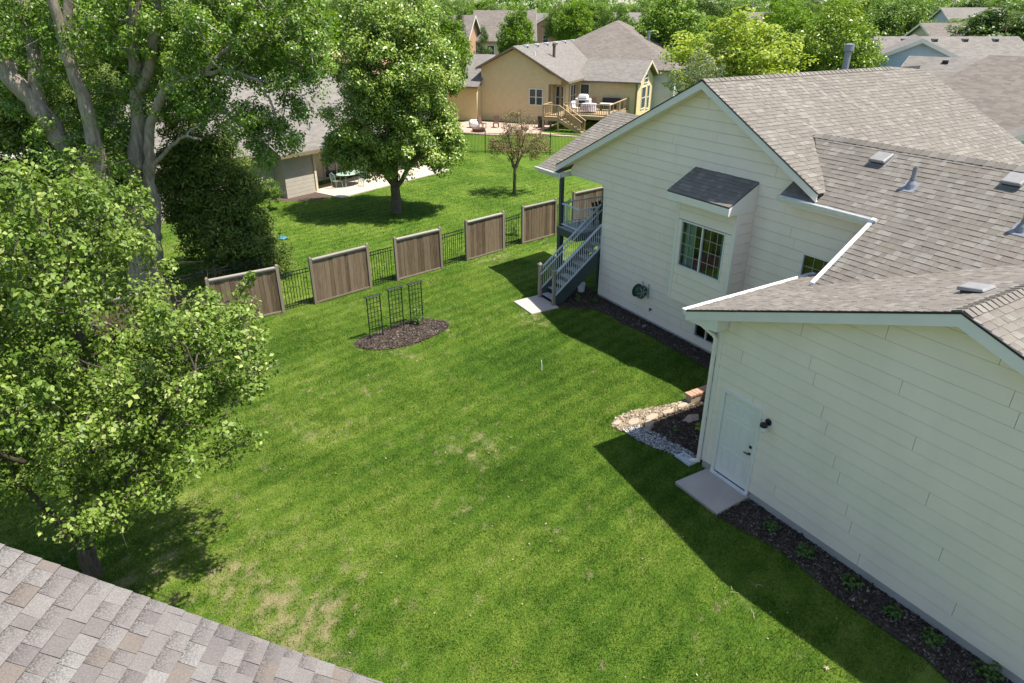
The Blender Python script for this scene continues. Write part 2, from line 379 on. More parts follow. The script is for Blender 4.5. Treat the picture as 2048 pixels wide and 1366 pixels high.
BED_HOUSE = [(15.2,18.4),(15.2,20.3),(14.2,19.7),(13.4,18.9),(13.15,18.4),(13.85,17.9),(14.2,17.5),(14.26,16.8),(14.18,16.0),(14.28,15.4),(14.34,14.9),(14.28,14.2),(14.32,13.5),(14.27,12.6),(14.25,12.0),(14.0,11.32),(15.2,11.32)]
BED_CORNER = [(10.75,8.9),(10.62,9.3),(10.45,10.4),(10.5,10.93),(11.4,10.93),(12.4,10.93),(13.4,11.1),(15.2,11.3),(15.2,8.9)]
PEBBLE = [(9.98,10.95),(10.47,10.92),(10.62,10.3),(10.75,9.6),(10.75,9.0),(10.42,9.3),(10.12,10.0),(9.97,10.5)]
LITTER = [(9.86,11.25),(9.95,10.96),(11.2,10.94),(12.45,10.94),(12.42,11.22),(11.9,11.26),(11.3,11.40),(10.7,11.55),(10.2,11.5)]
BED_TRELLIS = [(5.88,19.32),(5.9,19.0),(6.04,18.76),(6.35,18.48),(6.75,18.34),(7.3,18.28),(7.8,18.34),(8.4,18.52),(8.9,18.75),(9.12,19.0),(9.16,19.3),(9.0,19.62),(8.6,19.93),(8.1,20.02),(7.5,19.95),(6.9,19.72),(6.2,19.55)]
PAD_DOOR = [(10.62,7.46),(9.58,7.42),(9.58,8.68),(10.62,8.66)]
PAD_STAIR = [(12.03,19.6),(11.97,18.3),(13.12,18.28),(13.16,19.64)]
BED_BROWN = [(8.2,39.1),(9.2,38.4),(10.6,37.9),(11.4,38.3),(11.7,40.2),(9.0,41.4),(7.0,41)]
RING_TREE = [(-1.69+1.1*math.cos(t*.5), 12.35+1.25*math.sin(t*.5)) for t in range(12)]
PATIO = [(11.68,37.62),(20.3,41.1),(18.9,44.5),(10.4,40.6)]
HOUSE_FP = [(10.6,-.5),(10.6,8.86),(15.04,8.86),(15.04,18.46),(25,18.46),(25,-.5)]
EXCL = [BED_GARAGE, BED_HOUSE, BED_CORNER, PEBBLE, LITTER, BED_TRELLIS, PAD_DOOR, PAD_STAIR, PATIO, BED_BROWN, HOUSE_FP]
SPOT = [(6.49,12.37,.8,1),(6.44,11.67,.5,.8),(6.38,12.69,.45,.8),(1.21,9.21,.55,1),(1.06,9.62,.4,.8),(.54,10.41,.6,.7),(1.85,9.27,.5,.7),(1.31,8.66,.5,.9),(3.16,14.91,.5,.7),(11.58,17.79,.6,1.1),(11.74,18.45,.35,.8),(10.43,19.23,.6,.6),(5.55,16.25,.7,.7),(6.43,8.67,.35,.7),(7.32,8.66,.35,.8),(-.79,11.95,.8,.9),(.43,11.2,.5,.6),(3.99,14.67,.4,.6),(7.46,12.82,.5,.5),(8.98,18.5,.4,.8),(7.16,17.6,.6,.8),(9.3,19.4,.3,.8),(1.76,7.94,.5,.7),(3.32,10.06,.5,.4),(10.4,11.75,.5,.7),(1.03,10.99,.6,.5),(1.51,9.96,.6,.6),(13.44,24.0,.8,.8),(14.25,24.3,.6,.8),(3.98,16.72,.7,.6),(4.28,23.0,.9,.5),(10.2,22.9,1.0,.4),(16.5,24.6,1,.6),(7,22.6,1,.45),(5.6,19.0,.35,.6),(2.2,13.4,.5,.4),(5.2,10.6,.8,.3),(0.1,13.2,.8,.4)]
SPOT += [(p[0], p[1], .2, .55) for p in BED_TRELLIS] + [(9.72, yy, .16, .5) for yy in (6.9, 5.9, 5.0, 4.0, 3.2, 2.6)] + [(12.0, 18.3, .25, .6), (11.9, 19.0, .2, .5), (12.6, 18.2, .25, .5)]
def dryness(x, y):
    d = np.zeros_like(x)
    for a, b, r, k in SPOT: d += k * np.exp(-(((x-a)**2 + (y-b)**2) / (r*r)))
    n = fbm(x, y, 1.6, 3); m = fbm(x, y, 5.5, 5, 3); q = fbm(x, y, 15.0, 8, 2); wide = np.clip((7.5 - x) / 10, 0, 1) * .20 + .08
    d = np.minimum(d, 1.0) * .44 + wide
    r = d + (n - .5) * .55 + (m - .5) * .95 + (q - .5) * 1.1 - .50
    return np.clip(r * 1.7, 0, .9)
def tone(x, y):
    u = x * math.sin(R(76)) + y * math.cos(R(76)); q = -x * math.cos(R(76)) + y * math.sin(R(76))
    s = np.sin(q * 2 * math.pi / .56 + 2.2 * fbm(x, y, .22, 9)) * (.05 + .30 * fbm(x, y, .3, 14))
    patch = (fbm(x, y, .55, 21) - .5) * 1.5 + (fbm(x, y, 3.5, 23, 3) - .5) * .9
    return s + patch + .30 * np.clip((6 - x) / 8, 0, 1) - .25 * np.exp(-(((x-9.5)/3)**2 + ((y-14)/5)**2))
V = MB(); V.poly([(-2500,-2500,-.012),(2500,-2500,-.012),(2500,2500,-.012),(-2500,2500,-.012)])
struct('ground', V, M['grass'])
def grid(x0, x1, y0, y1, st, z):
    nx = int((x1-x0)/st)+1; ny = int((y1-y0)/st)+1
    X, Y = np.meshgrid(np.linspace(x0, x1, nx), np.linspace(y0, y1, ny), indexing='ij'); X = X.ravel(); Y = Y.ravel()
    I = np.arange(nx*ny).reshape(nx, ny); F = np.stack([I[:-1,:-1], I[1:,:-1], I[1:,1:], I[:-1,1:]], -1).reshape(-1, 4)
    Z = np.full(len(X), z) + (fbm(X, Y, 1.5, 31) - .5) * .012
    return np_mesh('lawn', np.stack([X, Y, Z], 1), F, {'dry': dryness(X, Y), 'tone': tone(X, Y)})
struct('lawn', grid(-10, 26, -2, 50, .13, 0), M['grass'])
# far streets and drives
def strip(pts, wd, z):
    mb = MB(); P = [Vector((*p, 0)) for p in pts]; L = []; Rr = []
    for i, p in enumerate(P):
        d = (P[min(i+1, len(P)-1)] - P[max(i-1, 0)]).normalized(); n = Vector((-d.y, d.x, 0)) * wd / 2
        L.append((p.x+n.x, p.y+n.y, z)); Rr.append((p.x-n.x, p.y-n.y, z))
    for i in range(len(P)-1): mb.poly([L[i], Rr[i], Rr[i+1], L[i+1]])
    return mb
struct('street', strip([(-60,40),(-25,60),(-6,62),(15,78),(40,92),(75,120),(100,165),(125,205),(170,250),(260,330)], 8, .004), M['street'])
struct('cross_street', strip([(60,160),(100,165),(150,170),(230,150)], 7, .008), M['street'])
struct('driveway', strip([(150,245),(185,235),(215,250)], 9, .012), M['street'])

# ------------------------------------------------------------------ grass blades
def blades(name, x0, x1, y0, y1, n, h, wd, label, seed):
    g = np.random.default_rng(seed); x = g.uniform(x0, x1, n); y = g.uniform(y0, y1, n)
    dep = x*math.sin(YAW) + y*math.cos(YAW); lat = x*math.cos(YAW) - y*math.sin(YAW)
    zc = dep*math.cos(PITCH) + 9.6*math.sin(PITCH); v = (dep*math.sin(PITCH) - 9.6*math.cos(PITCH)) / zc
    k = (np.abs(lat/zc) < .86) & (v > -.62)
    k &= g.random(n) < np.clip(16.0**1.3 / np.maximum(zc, 6)**1.3, .25, 1)
    ex = np.zeros(n, bool)
    for p in EXCL: ex |= in_poly(x + g.normal(0, .03, n), y + g.normal(0, .03, n), p)
    k &= ~ex; x = x[k]; y = y[k]; n = len(x); d = dryness(x, y)
    k = g.random(n) > d * .55; x = x[k]; y = y[k]; d = d[k]; n = len(x)
    a = g.uniform(0, 2*math.pi, n); hh = h * g.uniform(.55, 1.3, n) * (.55 + .5*vnoise(x, y, 1.3, 77) + .45*vnoise(x, y, 9.0, 78)) * (1 - .45*d); le = hh * g.uniform(.25, 1.0, n); b = g.uniform(0, 2*math.pi, n)
    w2 = wd * g.uniform(.6, 1.3, n) / 2
    P0 = np.stack([x - np.cos(a)*w2, y - np.sin(a)*w2, np.full(n, -.004)], 1); P1 = np.stack([x + np.cos(a)*w2, y + np.sin(a)*w2, np.full(n, -.004)], 1)
    P2 = np.stack([x + np.cos(b)*le, y + np.sin(b)*le, hh], 1)
    Vv = np.stack([P0, P1, P2], 1).reshape(-1, 3); F = np.arange(3*n).reshape(-1, 3); rep = lambda q: np.repeat(q, 3)
    t = tone(x, y); o = mk(name, np_mesh(name, Vv, F, {'rnd': rep(g.random(n)), 'dry': rep(np.clip(d * 1.2 * (g.random(n) < .35 + .65*d), 0, 1)), 'tone': rep(t)}), M['blade'])
    return tag(o, label, 'grass', kind='stuff')
blades('grass', -8, 14.9, 3, 24, 1700000, .040, .011, 'short mown green lawn grass with dry straw patches', 5)
def flecks():
    g = np.random.default_rng(33); n = 450; x = g.uniform(-4, 13, n); y = g.uniform(4, 23, n); ex = np.zeros(n, bool)
    for p in EXCL: ex |= in_poly(x, y, p)
    x = x[~ex]; y = y[~ex]; n = len(x); a = g.uniform(0, 6.28, n); s = g.uniform(.008, .028, n); c = np.stack([x, y, g.uniform(.03, .055, n)], 1)
    u = np.stack([np.cos(a), np.sin(a), g.normal(0, .3, n)], 1)*s[:, None]; v = np.stack([-np.sin(a), np.cos(a), g.normal(0, .3, n)], 1)*s[:, None]*.6
    tag(mk('lawn_flecks', np_mesh('lawn_flecks', np.stack([c-u, c-v, c+u, c+v], 1).reshape(-1, 3), np.arange(4*n).reshape(-1, 4)), M['litter']), 'tiny fallen leaf flecks scattered over the lawn', 'leaf litter', kind='stuff')
flecks()
blades('grass', -2, 25, 24, 48, 260000, .06, .03, 'sunlit mown grass of the yard beyond the fence', 6)

# ------------------------------------------------------------------ beds, pads
def bed(name, poly, z, mat, chips=0, chipmat=None, size=(.03, .012), rise=.03, seed=1, **kw):
    mb = MB(); cx = sum(p[0] for p in poly)/len(poly); cy = sum(p[1] for p in poly)/len(poly)
    inn = [(cx+(p[0]-cx)*.9, cy+(p[1]-cy)*.9) for p in poly]
    n = len(poly)
    for i in range(n):
        j = (i+1) % n; mb.poly([(*poly[i], z-.01), (*poly[j], z-.01), (*inn[j], z+rise*.4), (*inn[i], z+rise*.4)])
    mb.poly([(*p, z+rise*.4) for p in inn])
    o = mk(name, mb, mat, kind='structure')
    if chips:
        g = np.random.default_rng(seed); xs = [p[0] for p in poly]; ys = [p[1] for p in poly]
        x = g.uniform(min(xs)-.05, max(xs)+.05, chips); y = g.uniform(min(ys)-.05, max(ys)+.05, chips); k = in_poly(x, y, poly); x = x[k]; y = y[k]; n = len(x)
        a = g.uniform(0, 6.28, n); l = size[0]*g.uniform(.5, 1.5, n); ww = size[1]*g.uniform(.5, 1.5, n); t = g.normal(0, .35, (n, 2)); zz = z + rise*.45 + g.uniform(0, .02, n)
        dx = np.stack([np.cos(a), np.sin(a), t[:, 0]], 1)*l[:, None]; dy = np.stack([-np.sin(a), np.cos(a), t[:, 1]], 1)*ww[:, None]; c = np.stack([x, y, zz], 1)
        Vv = np.stack([c-dx-dy, c+dx-dy, c+dx+dy, c-dx+dy], 1).reshape(-1, 3)
        mk('loose_chips', np_mesh('chips', Vv, np.arange(4*n).reshape(-1, 4)), chipmat or M['chip'], o, kind='stuff')
    return o
bed('mulch_bed', BED_GARAGE, .012, M['mulch'], 9000, seed=1)
bed('mulch_bed', BED_HOUSE, .012, M['mulch'], 9000, seed=2)
bed('mulch_bed', BED_CORNER, .010, M['mulch'], 9000, seed=3)
bed('mulch_bed', BED_TRELLIS, .012, M['mulch2'], 9000, seed=4)
bed('mulch_bed', BED_BROWN, .012, M['mulch2'], 0)
bed('leaf_litter_strip', LITTER, .011, M['sandstone'], 3500, M['litter'], (.035, .02), .015, 6)
def pebbles():
    g = np.random.default_rng(9); n = 2600; x = g.uniform(9.9, 10.8, n); y = g.uniform(8.9, 11, n); k = in_poly(x, y, PEBBLE); x = x[k]; y = y[k]
    mb = MB()
    for a, b in zip(x, y):
        r = rnd.uniform(.018, .042); s = rnd.uniform(.6, 1); z = rnd.uniform(.02, .05); th = rnd.uniform(0, 6.28); ca, sa = math.cos(th), math.sin(th); q = len(mb.v)
        for px, py, pz in ((1,0,0),(0,1,0),(-1,0,0),(0,-1,0),(0,0,1),(0,0,-1)):
            px, py = px*r, py*r*s; mb.v.append((a+px*ca-py*sa, b+px*sa+py*ca, z+pz*r*.55))
        mb.f += [(q+i, q+(i+1) % 4, q+4) for i in range(4)] + [(q+(i+1) % 4, q+i, q+5) for i in range(4)]
    o = mk('pebble_bed', mb, M['pebble'], kind='stuff', smooth=True); tag(o, 'white river pebbles beside the garage corner', 'pebbles')
pebbles()
b0 = MB(); b0.prism([(*p, .006) for p in PEBBLE], [(*p, .016) for p in PEBBLE]); struct('pebble_base', b0, M['mulch'])
def pad(name, poly, z0, z1, mat, label):
    mb = MB(); mb.prism([(*p, z0) for p in poly], [(*p, z1) for p in poly]); o = mk(name, mb, mat, bevel=.015); o.data.validate()
    bm = bmesh.new(); bm.from_mesh(o.data); bmesh.ops.recalc_face_normals(bm, faces=bm.faces); bm.to_mesh(o.data); bm.free()
    return tag(o, label, 'concrete pad')
pad('door_pad', PAD_DOOR, -.05, .085, M['pad'], 'square concrete pad below the white garage side door')
pad('stair_pad', PAD_STAIR, -.05, .055, M['pad'], 'concrete pad at the foot of the dark deck stairs')
mbp = MB(); mbp.prism([(*p, -.05) for p in PATIO], [(*p, .06) for p in PATIO]); tag(mk('patio_slab', mbp, M['patio']), 'pale concrete patio behind the taupe house under the pear tree', 'patio')
# loose twigs and leaves on the lawn
for i, (x, y, L, lab) in enumerate(((8.75,5.6,.22,'curled dry twig on the lawn nearest the garage shadow'),(8.25,5.75,.2,'forked dry twig on the sunlit lawn left of the curled twig'),(8.15,5.2,.18,'small brown twig on the lawn below the forked twig'),(8.3,3.85,.16,'tan fallen leaf near the bottom edge of the lawn'),(10.0,14.7,.25,'thin pale stake lying upright in the middle of the lawn'))):
    mb = MB()
    if i == 4: mb.tube([(x,y,0),(x+.01,y+.01,.16),(x,y+.03,.34)], .012, 6)
    elif i == 3:
        for k in range(5):
            a = k*1.256; mb.poly([(x,y,.05),(x+.025*math.cos(a-.5),y+.025*math.sin(a-.5),.045),(x+.055*math.cos(a),y+.055*math.sin(a),.04),(x+.025*math.cos(a+.5),y+.025*math.sin(a+.5),.045)])
    else:
        j = [(0,.05,.02),(-.03,.02,-.05),(.06,-.02,.04)][i % 3]; mb.tube([(x-L*.3,y-j[0],.04),(x-.03,y+j[1],.045),(x+.04,y+j[2],.045),(x+L*.3,y-.05+j[0],.04)], [.005,.005,.004,.003], 5)
        if i: mb.tube([(x,y+.04,.06),(x+.05,y+.11,.06)], [.006,.004], 5)
    mk('fallen_twig' if i != 3 else 'fallen_leaf', mb, M['litter'] if i != 4 else M['white']); tag(bpy.data.objects[C.objects[-1].name], lab, 'leaf' if i == 3 else ('stake' if i == 4 else 'twig'))
# ------------------------------------------------------------------ siding, shingles, windows
def siding(P, f, z0, z1, exp, holes, parent, mat, breaks=(), blen=3.66, back=None, minlen=.05, name='siding_board', joined=None):
    """courses of lapped boards on a wall; P(a, z, off) is a point of it, f(z) the wall's extent there"""
    k = 0; zb = z0
    while zb < z1 - .02:
        zt = min(zb + exp, z1)
        cuts = sorted({zb, zt, *[h for hh in holes for h in (hh[2], hh[3]) if zb < h < zt], *[b for b in breaks if zb < b < zt]})
        for s0, s1 in zip(cuts[:-1], cuts[1:]):
            if s1 - s0 < .012: continue
            lo0, hi0 = f(s0 + 1e-4); lo1, hi1 = f(s1 - 1e-4)
            if hi0 - lo0 < .03: continue
            if hi1 - lo1 < .01: m_ = (lo1 + hi1) / 2; lo1, hi1 = m_ - .005, m_ + .005
            segs = [(lo0, hi0, lo1, hi1)]
            for h in holes:
                if h[2] <= s0 + 1e-5 and h[3] >= s1 - 1e-5:
                    ns = []
                    for a0, b0, a1, b1 in segs:
                        if h[1] <= a0 or h[0] >= b0: ns.append((a0, b0, a1, b1)); continue
                        if h[0] > a0: ns.append((a0, h[0], a1, h[0]))
                        if h[1] < b0: ns.append((h[1], b0, h[1], b1))
                    segs = ns
            if back is not None:
                for a0, b0, a1, b1 in segs: back.poly([P(a0, s0, 0), P(b0, s0, 0), P(b1, s1, 0), P(a1, s1, 0)])
            o0 = .026 - .012 * (s0 - zb) / exp; o1 = .026 - .012 * (s1 - zb) / exp
            js = []; x = -50 + ((k * 1.37 + (k % 3) * .61) % blen)
            while x < 60: js.append(x); x += blen
            for a0, b0, a1, b1 in segs:
                inner = [j for j in js if max(a0, a1) + .25 < j < min(b0, b1) - .25]
                E0 = [(a0, a1)] + [(j, j) for j in inner] + [(b0, b1)]
                for (c0, c1), (d0, d1) in zip(E0[:-1], E0[1:]):
                    g = .004; mb = joined if joined is not None else MB()
                    c0_, c1_, d0_, d1_ = c0 + g, c1 + g, d0 - g, d1 - g
                    u = .010 if abs(s0-zb) < 1e-6 else 0; mb.prism([P(c0_, s0+u, .001), P(d0_, s0+u, .001), P(d1_, s1, .001), P(c1_, s1, .001)], [P(c0_, s0+u, o0), P(d0_, s0+u, o0), P(d1_, s1, o1), P(c1_, s1, o1)])
                    if joined is None: mk(name, mb, mat, parent)
        zb = zt; k += 1
def clip(poly, cl):
    n = len(cl); out = poly
    area = sum(cl[i][0]*cl[(i+1) % n][1] - cl[(i+1) % n][0]*cl[i][1] for i in range(n)); sg = 1 if area > 0 else -1
    for i in range(n):
        ax, ay = cl[i]; bx, by = cl[(i+1) % n]; inp = out; out = []
        if not inp: return []
        D = [sg * ((bx-ax)*(p[1]-ay) - (by-ay)*(p[0]-ax)) for p in inp]
        for j, p in enumerate(inp):
            q = inp[j-1]; dp, dq = D[j], D[j-1]
            if dp >= 0:
                if dq < 0: t = dq/(dq-dp); out.append((q[0]+(p[0]-q[0])*t, q[1]+(p[1]-q[1])*t))
                out.append(p)
            elif dq >= 0: t = dq/(dq-dp); out.append((q[0]+(p[0]-q[0])*t, q[1]+(p[1]-q[1])*t))
    return out
class Slope:
    """a roof plane: up-slope plan direction d, z = z0 + m * (p.d - d0)"""
    def __init__(s, d, m, p0, z0):
        s.d = Vector((*d, 0)).normalized(); s.m = m; s.d0 = p0[0]*s.d.x + p0[1]*s.d.y; s.z0 = z0; s.k = math.sqrt(1+m*m)
        s.e = Vector((s.d.y, -s.d.x, 0)); s.T = Vector((s.d.x, s.d.y, m)).normalized(); s.N = s.e.cross(s.T).normalized()
    def z(s, x, y): return s.z0 + s.m*(x*s.d.x + y*s.d.y - s.d0)
    def st(s, x, y): return (x*s.e.x + y*s.e.y, (x*s.d.x + y*s.d.y - s.d0)*s.k)
    def pt(s, a, t, h=0):
        p = s.e*a + s.d*(t/s.k + s.d0); p.z = s.z0 + s.m*t/s.k; return p + s.N*h
TABW = [.11, .15, .19, .24, .31]
TABM = {}
def tab_mesh(wi, ti, L, mat):
    key = (wi, ti, round(L, 3), mat.name)
    if key not in TABM:
        wd = TABW[wi] - .004; th = (.009, .015)[ti]; mb = MB()
        mb.prism([(0, 0, -.004), (wd, 0, -.004), (wd, L, -.004), (0, L, -.004)], [(0, 0, th), (wd, 0, th), (wd, L, .003), (0, L, .003)]); mb.a = [0, 0, 1, 1]*2; m = mb.data('shingle'); m.materials.append(mat); TABM[key] = m
    return TABM[key]
def shingles(S, polys, mat, exp=.143, seed=1, wts=(3, 4, 4, 2, 1)):
    """tabs of a shingled slope -> (whole tabs, joined mesh builder of the cut ones)"""
    g = random.Random(seed); whole = []; cut = []
    P = [[S.st(*q) for q in p] for p in polys]
    for p in P:
        a0 = min(q[0] for q in p); a1 = max(q[0] for q in p); t0 = min(q[1] for q in p); t1 = max(q[1] for q in p)
        r = math.floor(t0/exp)
        while r*exp < t1:
            g2 = random.Random(seed*1000 + r); x = math.floor(a0/3.0)*3.0 - 3; x -= g2.random()*.3; hi = 0
            while x < a1:
                wi = g2.choices(range(5), wts)[0]; wd = TABW[wi]; hi = (hi + 1) % 2; tv = hi if g2.random() < .8 else 1 - hi
                if x + wd > a0:
                    rect = [(x, r*exp), (x+wd, r*exp), (x+wd, (r+1)*exp), (x, (r+1)*exp)]; c = clip(rect, p)
                    if len(c) >= 3:
                        ar = abs(sum(c[i][0]*c[(i+1) % len(c)][1]-c[(i+1) % len(c)][0]*c[i][1] for i in range(len(c))))/2
                        if ar > .97*wd*exp: whole.append((S, x, r*exp, wi, tv, exp, mat))
                        elif ar > 1e-4: cut.append((S, c, r*exp, tv, exp))
                x += wd
            r += 1
    return whole, cut
def cam_dist(p):
    v = Vector(p) - Vector((0, 0, 9.6)); f = Vector((math.sin(YAW)*math.cos(PITCH), math.cos(YAW)*math.cos(PITCH), -math.sin(PITCH))); r = Vector((math.cos(YAW), -math.sin(YAW), 0)); u = r.cross(f)
    zc = v.dot(f)
    if zc < .3 or abs(v.dot(r)/zc) > .755 or abs(v.dot(u)/zc) > .51: return 1e6
    return zc
def lay_shingles(parent, jobs, mat, limit=300, hidden=lambda p: False):
    whole = []; cut = []
    for w_, c_ in jobs: whole += w_; cut += c_
    def key(t):
        S, x, tt, wi, tv, e, m = t; p = S.pt(x, tt); d = cam_dist(p)
        if hidden(p): d = 1e6
        vd = (Vector((0, 0, 9.6)) - p).normalized().dot(S.N); return 1e6 if vd < .05 else d*d/max(vd, .02)/TABW[wi]
    ks = sorted(range(len(whole)), key=lambda i: key(whole[i])); one = set(ks[:limit]); mb = MB(); mb.a = []
    for i, (S, x, tt, wi, tv, e, m) in enumerate(whole):
        L = e + .012
        if i in one:
            o = bpy.data.objects.new('shingle', tab_mesh(wi, tv, L, mat)); X = S.e; Y = S.T; Z = S.N; p = S.pt(x+.002, tt)
            W = Matrix(((X.x, Y.x, Z.x, p.x), (X.y, Y.y, Z.y, p.y), (X.z, Y.z, Z.z, p.z), (0, 0, 0, 1)))
            C.objects.link(o); o.parent = parent; o.matrix_parent_inverse = WM[parent.name].inverted(); o.matrix_basis = W
        else:
            th = (.009, .015)[tv]; wd = TABW[wi]-.004; a = x+.002
            mb.prism([S.pt(a, tt, -.004), S.pt(a+wd, tt, -.004), S.pt(a+wd, tt+L, -.004), S.pt(a, tt+L, -.004)], [S.pt(a, tt, th), S.pt(a+wd, tt, th), S.pt(a+wd, tt+L, .003), S.pt(a, tt+L, .003)]); mb.a += [0, 0, 1, 1]*2
    for S, c, t0, tv, e in cut:
        th = (.009, .015)[tv]; h = lambda t: th + (.003-th)*(t-t0)/e
        mb.prism([S.pt(q[0], q[1], -.004) for q in c], [S.pt(q[0], q[1], h(q[1])) for q in c]); mb.a += [(q[1]-t0)/e for q in c]*2
    if mb.v: mk('shingle_field', mb, mat, parent, kind='stuff')
def slab(S, poly, th=.09, top=-.006):
    p = [S.pt(*S.st(*q)) for q in poly]; mb = MB(); lo = [q + S.N*top - Vector((0, 0, th)) for q in p]; hi = [q + S.N*top for q in p]; mb.prism(lo, hi); return mb
def fixn(o):
    bm = bmesh.new(); bm.from_mesh(o.data); bmesh.ops.recalc_face_normals(bm, faces=bm.faces); bm.to_mesh(o.data); bm.free(); return o
def ridge_caps(parent, p0, p1, S1, S2, mat, step=.15, half=.15):
    p0, p1 = Vector(p0), Vector(p1); d = (p1-p0); L = d.length; d.normalize(); n = int(L/step)
    def down(S):
        a = -S.T; return (a - d*a.dot(d)).normalized()
    a, b = down(S1), down(S2)
    for i in range(n):
        q0 = p0 + d*(i*step); q1 = q0 + d*(step*1.25); up = Vector((0, 0, 1)); mb = MB(); j = rnd.uniform(-.01, .01)
        for e, s in ((a, S1.N), (b, S2.N)):
            mb.prism([q0+s*.012, q1+s*.003, q1+e*half+s*.003, q0+e*(half+j)+s*.012], [q0+s*.034+up*.004, q1+s*.014, q1+e*half+s*.012, q0+e*(half+j)+s*.028])
        fixn(mk('ridge_cap', mb, mat, parent))
def window(parent, P, y0, y1, z0, z1, cols=3, rows=4, fr=.05, mull=True, rec=.03, proud=.03, name='window', curtain=False, hbar=False, bars=True):
    """window in a wall; P(a, z, off), off positive outwards"""
    def bar(mb, a0, a1, b0, b1, o0, o1): mb.prism([P(a0, b0, o0), P(a1, b0, o0), P(a1, b1, o0), P(a0, b1, o0)], [P(a0, b0, o1), P(a1, b0, o1), P(a1, b1, o1), P(a0, b1, o1)])
    mb = MB(); g = .0
    for q in ((y0-g, y0+fr, z0, z1), (y1-fr, y1+g, z0, z1), (y0+fr, y1-fr, z1-fr, z1), (y0+fr, y1-fr, z0, z0+fr)): bar(mb, *q, -.07, proud)
    w_ = fixn(mk(name, mb, M['vinyl'], parent, bevel=.004))
    mid = (y0+y1)/2; halves = [(y0+fr, y1-fr)]
    if mull:
        mb = MB(); bar(mb, mid-.022, mid+.022, z0+fr, z1-fr, -.05, proud-.008); fixn(mk('mullion', mb, M['vinyl'], w_)); halves = [(y0+fr, mid-.022), (mid+.022, y1-fr)]
    if hbar:
        mb = MB(); zm = (z0+z1)/2; bar(mb, y0+fr, y1-fr, zm-.02, zm+.02, -.05, proud-.012); fixn(mk('meeting_rail', mb, M['vinyl'], w_))
    for a, b in halves:
        mb = MB(); mb.poly([P(a, z1-fr, -rec), P(b, z1-fr, -rec), P(b, z0+fr, -rec), P(a, z0+fr, -rec)]); mk('pane', mb, M['glass'], w_)
        if bars:
            for c in range(1, cols):
                x = a+(b-a)*c/cols; mb = MB(); bar(mb, x-.0055, x+.0055, z0+fr, z1-fr, -rec+.002, -rec+.012); fixn(mk('muntin', mb, M['muntin'], w_))
            for r_ in range(1, rows):
                z = z0+fr+(z1-z0-2*fr)*r_/rows; mb = MB(); bar(mb, a, b, z-.0055, z+.0055, -rec+.001, -rec+.010); fixn(mk('muntin', mb, M['muntin'], w_))
    if curtain:
        for a, b in ((y1-fr-.42, y1-fr), (y0+fr, y0+fr+.22)):
            mb = MB(); n = 26; T = []
            for i in range(n+1):
                x = a+(b-a)*i/n; o = -.16 + .03*math.sin(i*1.9); T.append((x, o))
            for (xa, oa), (xb, ob) in zip(T[:-1], T[1:]): mb.poly([P(xa, z0-.1, oa), P(xb, z0-.1, ob), P(xb, z1+.02, ob), P(xa, z1+.02, oa)])
            mk('curtain', mb, M['curtain'], w_)
    return w_
def setmesh(o, mb, mat):
    m = mb.data(o.name); m.materials.append(mat); o.data = m
# ------------------------------------------------------------------ the white house with its garage
XH, XG = 15.04, 10.60
house = thing('white_house', 'large cream white lap-sided house with brown shingled gables and attached garage', 'house', (15, 12, 0))
PH = lambda a, z, o: (XH - o, a, z)
PG = lambda a, z, o: (XG - o, a, z)
MRs = Slope((0, 1), .542, (0, 14.1), 7.89); MLs = Slope((0, -1), .506, (0, 14.1), 7.89)
Ps = Slope((1, 0), .65, (14.638, 0), 5.44); PEs = Slope((-1, 0), .65, (16.5, 0), 6.65)
LPs = Slope((1, 0), .5, (14.638, 0), 4.21); Gs = Slope((0, -1), .3616, (0, 9.513), 3.816); GSs = Slope((0, 1), .3616, (0, 4.304), 5.70)
# walls
BAYW = (12.33, 14.03, 2.68, 4.10); W2 = (9.42, 10.35, 2.75, 4.03); BW = (12.66, 13.64, .33, .86); DOOR = (7.50, 8.55, .10, 2.26)
def f_main(z):
    hi = 18.45 if z < 4.13 else min(20.47, 14.1 + (7.70 - z)/.506); lo = 8.3 if z < 5.30 else 14.1 - (7.70 - z)/.542
    return lo, hi
wm_ = MB(); wall = mk('wall', MB(), M['siding'], house, label='cream white gable wall in shade')
siding(PH, f_main, .10, 7.66, .28, [W2, BW, (12.15, 14.12, 1.72, 4.7)], wall, M['siding'], breaks=(4.13, 5.30), back=wm_)
setmesh(wall, wm_, M['lap_shade'])
def f_gar(z):
    hi = min(8.85, 9.513 - (z - 3.816 + .17)/.3616) if z > 3.6 else 8.85; lo = -.25 if z < 3.6 else max(-.25, 4.304 - (5.53 - z)/.3616)
    return lo, max(hi, lo)
gm = MB(); gwall = mk('wall', MB(), M['siding'], house, label='cream white garage wall with side door')
siding(PG, f_gar, .20, 5.52, .28, [DOOR], gwall, M['siding'], back=gm, blen=2.44*1.5)
setmesh(gwall, gm, M['lap_shade'])
# walls the camera does not face
ow = MB(); ow.box(XG+.01, 15.0, 8.80, 8.84, .1, 3.75); ow.box(XG+.02, 19, -.25, -.21, .1, 3.6); ow.box(XH+.02, 24.6, 18.40, 18.44, .1, 4.2)
ow.box(24.5, 24.56, 8.2, 18.4, .1, 5.0); ow.box(15.06, 24.5, 8.15, 8.2, .1, 4.5); ow.box(11.2, 14.9, 8.20, 8.25, 3.5, 3.9)
mk('wall', ow, M['siding'], house)
fo = MB(); fo.box(XG-.005, XG+.15, -.25, 7.46, -.1, .20); fo.box(XG-.005, XG+.15, 8.62, 8.85, -.1, .20); fo.box(XH-.005, XH+.2, 8.9, 18.44, -.1, .10); fo.box(XH+.03, 20, 18.2, 18.438, -.1, .10); fo.box(XG+.16, 15.03, 8.6, 8.83, -.1, .2)
mk('foundation', fo, M['concrete'], house)
